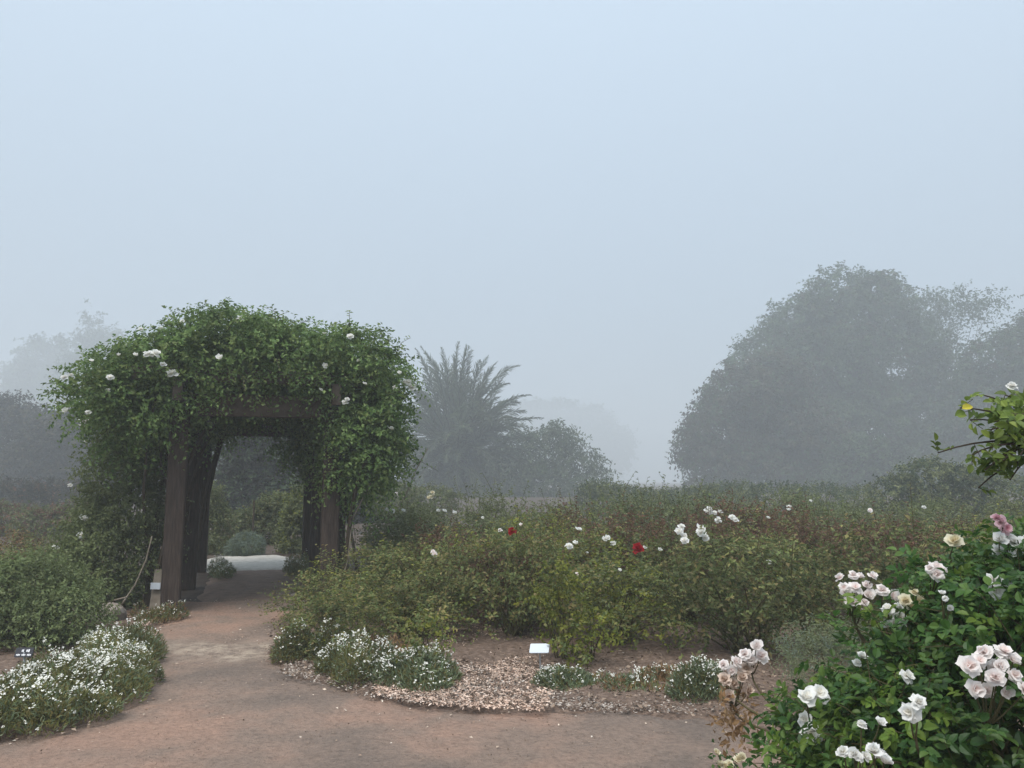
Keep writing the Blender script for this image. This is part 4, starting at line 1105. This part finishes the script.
for lab_, px, zz, its in (('low dark shrub in the mist behind the reddish rose bush at the far left', -10, 36, [T(-25, 510, 40, 34, 0, 36), T(10, 512, 34, 30, 0, 36), T(-5, 525, 50, 20, 0, 34)]),
                          ('low dark shrub in the mist between the far left edge and the thicket', 60, 38, [T(50, 508, 32, 26, 0, 38), T(85, 510, 36, 30, 0, 38), T(65, 522, 50, 18, 0, 38)])):
    tree('garden_shrub', lab_, 'shrub', (AT(px, 480, zz)[0], zz, 0), its, 2400, .4, 9, .11, .06, [M['hedge'], M['tree_brown'], M['bronze']], [.6, .3, .1], .08, 8, 4, group='low dark shrubs at the left')
# seen through the pergola
tn = [('low round grey-green clipped bush across the pale path', 'clipped bush', [T(247, 546, 17, 13, 0, 15.9), T(236, 552, 12, 8, 0, 15.9)], 15.9, 246, [M['grey_green'], M['lavender']], [.8, .2], 1500, .06, .03, .012, G(246, 556)),
      ('leafy green shrub beyond the left posts, seen through the pergola', 'garden_shrub', [T(214, 530, 14, 26, 0, 17), T(206, 505, 14, 20, 0, 17), T(218, 550, 12, 10, 0, 16.4)], 16.4, 222, [M['green'], M['dark']], [.7, .3], 1100, .2, .05, .03, G(222, 560)),
      ('yellow-leaved shrub beyond the right posts, seen through the pergola', 'garden_shrub', [T(297, 535, 14, 26, 0, 16.8), T(302, 510, 14, 20, 0, 16.8), T(292, 552, 10, 8, 0, 16.4)], 16.8, 288, [M['green'], M['yellow']], [.8, .2], 1200, .2, .05, .03, G(288, 558)),
      ('darker shrub behind the clipped bush', 'garden_shrub', [T(262, 530, 20, 24, 0, 19), T(275, 515, 16, 18, 0, 19), T(245, 530, 18, 16, 0, 19)], 19, 262, [M['dark'], M['green']], [.6, .4], 1200, .22, .06, .035, np.array([AT(262, 480, 19)[0], 19, 0]))]
for lab_, nm, its, zz, px, mats, ms, n, sl, L, W, bs in tn:
    shrub(nm.replace(' ', '_'), lab_, nm.replace('_', ' '), its, np.array([bs[0], zz, 0.]), n, sl, 9, L, W, mats, ms)
for lab_, px, zz, its in (('dark foggy tree closing the view at the left of the pergola opening', 215, 38, [T(215, 480, 35, 40, 0, 60), T(190, 500, 30, 40, 0, 60), T(235, 510, 35, 30, 0, 60), T(205, 450, 30, 30, 0, 60), T(225, 440, 30, 30, 0, 60), T(245, 470, 30, 40, 0, 60)]),
                          ('dark foggy tree closing the view at the right of the pergola opening', 275, 29, [T(270, 470, 35, 40, 0, 29), T(275, 440, 30, 30, 0, 29), T(255, 490, 30, 40, 0, 29), T(300, 490, 35, 45, 0, 29), T(265, 515, 40, 30, 0, 29), T(320, 460, 35, 35, 0, 29), T(345, 490, 35, 35, 0, 29)])):
    tree('shrubby_tree', lab_, 'tree', (AT(px, 480, zz)[0], zz, 0), its, 6500, .6, 9, .15, .09, [M['hedge'], M['tree']], [.5, .5], .14, 10, 4, group='foggy trees behind the pergola')
pb_ = np.array([AT(255, 480, 18.2)[0], 18.2, 0.])
mb = MB(); box(mb, pb_ + UP * .5, (.016, .016, .52), bev=.003); box(mb, pb_ + UP * 1.028, (.02, .02, .008))
tag(mb.build('wooden_stake', M['stem'], None, pb_), 'thin wooden stake standing among shrubs beyond the pergola', 'stake')

# ------------------------------------------------------------------ litter
def litter(name, label, poly, n, size, mat, zf, aspect=.6, flat=.35, seed=0, dens=None):
    poly = np.asarray(poly)[:, :2]; lo, hi = poly.min(0), poly.max(0)
    P = lo + (hi - lo) * rng.random((n * 3, 2)); P = P[sdist(P, poly) < 0]
    if dens is not None: P = P[rng.random(len(P)) < dens(P)]
    P = P[:n]; m = len(P)
    Q = np.column_stack([P, np.full(m, zf) + rng.random(m) * .012])
    D = rng.normal(size=(m, 3)) * np.array([1, 1, .25]); N = UP + rng.normal(size=(m, 3)) * flat
    L = size * rng.uniform(.5, 1.5, m)
    mb = MB(); leaf_soup(mb, Q, D, N, L, L * aspect, 0, fold=.12)
    o = mb.build(name, mat); tag(o, label, 'litter', kind='stuff'); return o
M['chip'] = island_mat('wood_chip', [(.30, .20, .15), (.5, .36, .28), (.66, .50, .40), (.70, .58, .5)], rough=.9)
M['grey_chip'] = island_mat('grey_chip', [(.16, .12, .10), (.30, .25, .21), (.45, .39, .34), (.55, .5, .45)], rough=.9)
M['fleck'] = island_mat('fallen_petal', [(.390, .286, .208), (.650, .546, .442), (.260, .169, .117), (.780, .715, .624)], rough=.9)
M['brown_leaf'] = island_mat('fallen_leaf', [(.08, .055, .04), (.17, .12, .085), (.34, .26, .2)], rough=.9)
chip_poly = [G(*p) for p in [(275, 682), (372, 708), (470, 718), (580, 722), (700, 727), (760, 734), (700, 680), (600, 652), (480, 640), (380, 640), (300, 650)]]
patch = lambda P: np.clip(.75 + 1.6 * vnoise(P[:, 0], P[:, 1], 1.9, 21) - .9 * np.exp(-np.maximum(-sdist(P, np.array(chip_poly)), 0) / .10), 0, 1)
litter('wood_chips', 'straw-coloured wood chips heaped in the gap at the front of the rose bed', [G(*p) for p in [(372, 704), (440, 717), (545, 722), (560, 690), (545, 655), (510, 636), (440, 630), (390, 642)]], 21000, .021, M['chip'], .065, .5, .22, dens=lambda P: np.clip(.9 + 1.3 * vnoise(P[:, 0], P[:, 1], 3.1, 31) + .8 * vnoise(P[:, 0], P[:, 1], 9.1, 32), 0.06, 1))
litter('wood_chips', 'greyish chips and dry bits along the front edge of the rose bed', chip_poly, 17000, .022, M['grey_chip'], .058, .5, .45, dens=patch)
lc_poly = [G(*p) for p in [(60, 655), (110, 640), (150, 632), (150, 606), (90, 620), (50, 650)]]
litter('wood_chips', 'pinkish chips in the left bed between the boulder and the flower drift', lc_poly, 4000, .022, M['chip'], .06, .45, .3)
litter('fallen_leaves', 'brown leaf litter under the rose bushes', [p for p in bed_poly if p[1] < 12] , 14000, .03, M['brown_leaf'], .075, .6, .5)
litter('fallen_leaves', 'brown leaf litter in the left flower bed', lbed, 5000, .03, M['brown_leaf'], .06, .6, .5)
edge_d = lambda P: np.exp(-np.abs(sdist(P, np.array(path_poly))) / .3) * .9 + .02
litter('fallen_petals', 'pale fallen petals and bits along the edges of the dirt path', path_poly, 6500, .02, M['fleck'], .026, .6, .3, dens=edge_d)
litter('gravel', 'small grit and pebbles scattered over the dirt path', path_poly, 14000, .010, M['brown_leaf'], .022, .8, .7)

# ------------------------------------------------------------------ fog
hb = MB(); box(hb, (0, 0, 20.5), (620, 620, 21.8))
M['fog'] = bpy.data.materials.new('fog'); M['fog'].use_nodes = True
fn = M['fog'].node_tree.nodes; fl_ = M['fog'].node_tree.links; fn.clear()
fo_ = fn.new('ShaderNodeOutputMaterial'); vol = fn.new('ShaderNodeVolumePrincipled')
vol.inputs['Color'].default_value = (.90, .94, .965, 1); vol.inputs['Density'].default_value = .0050; vol.inputs['Anisotropy'].default_value = 0.2
fl_.new(vol.outputs[0], fo_.inputs['Volume'])
hz_o = hb.build('haze', M['fog']); tag(hz_o, 'pale blue-grey fog filling the whole garden', 'fog', kind='stuff')
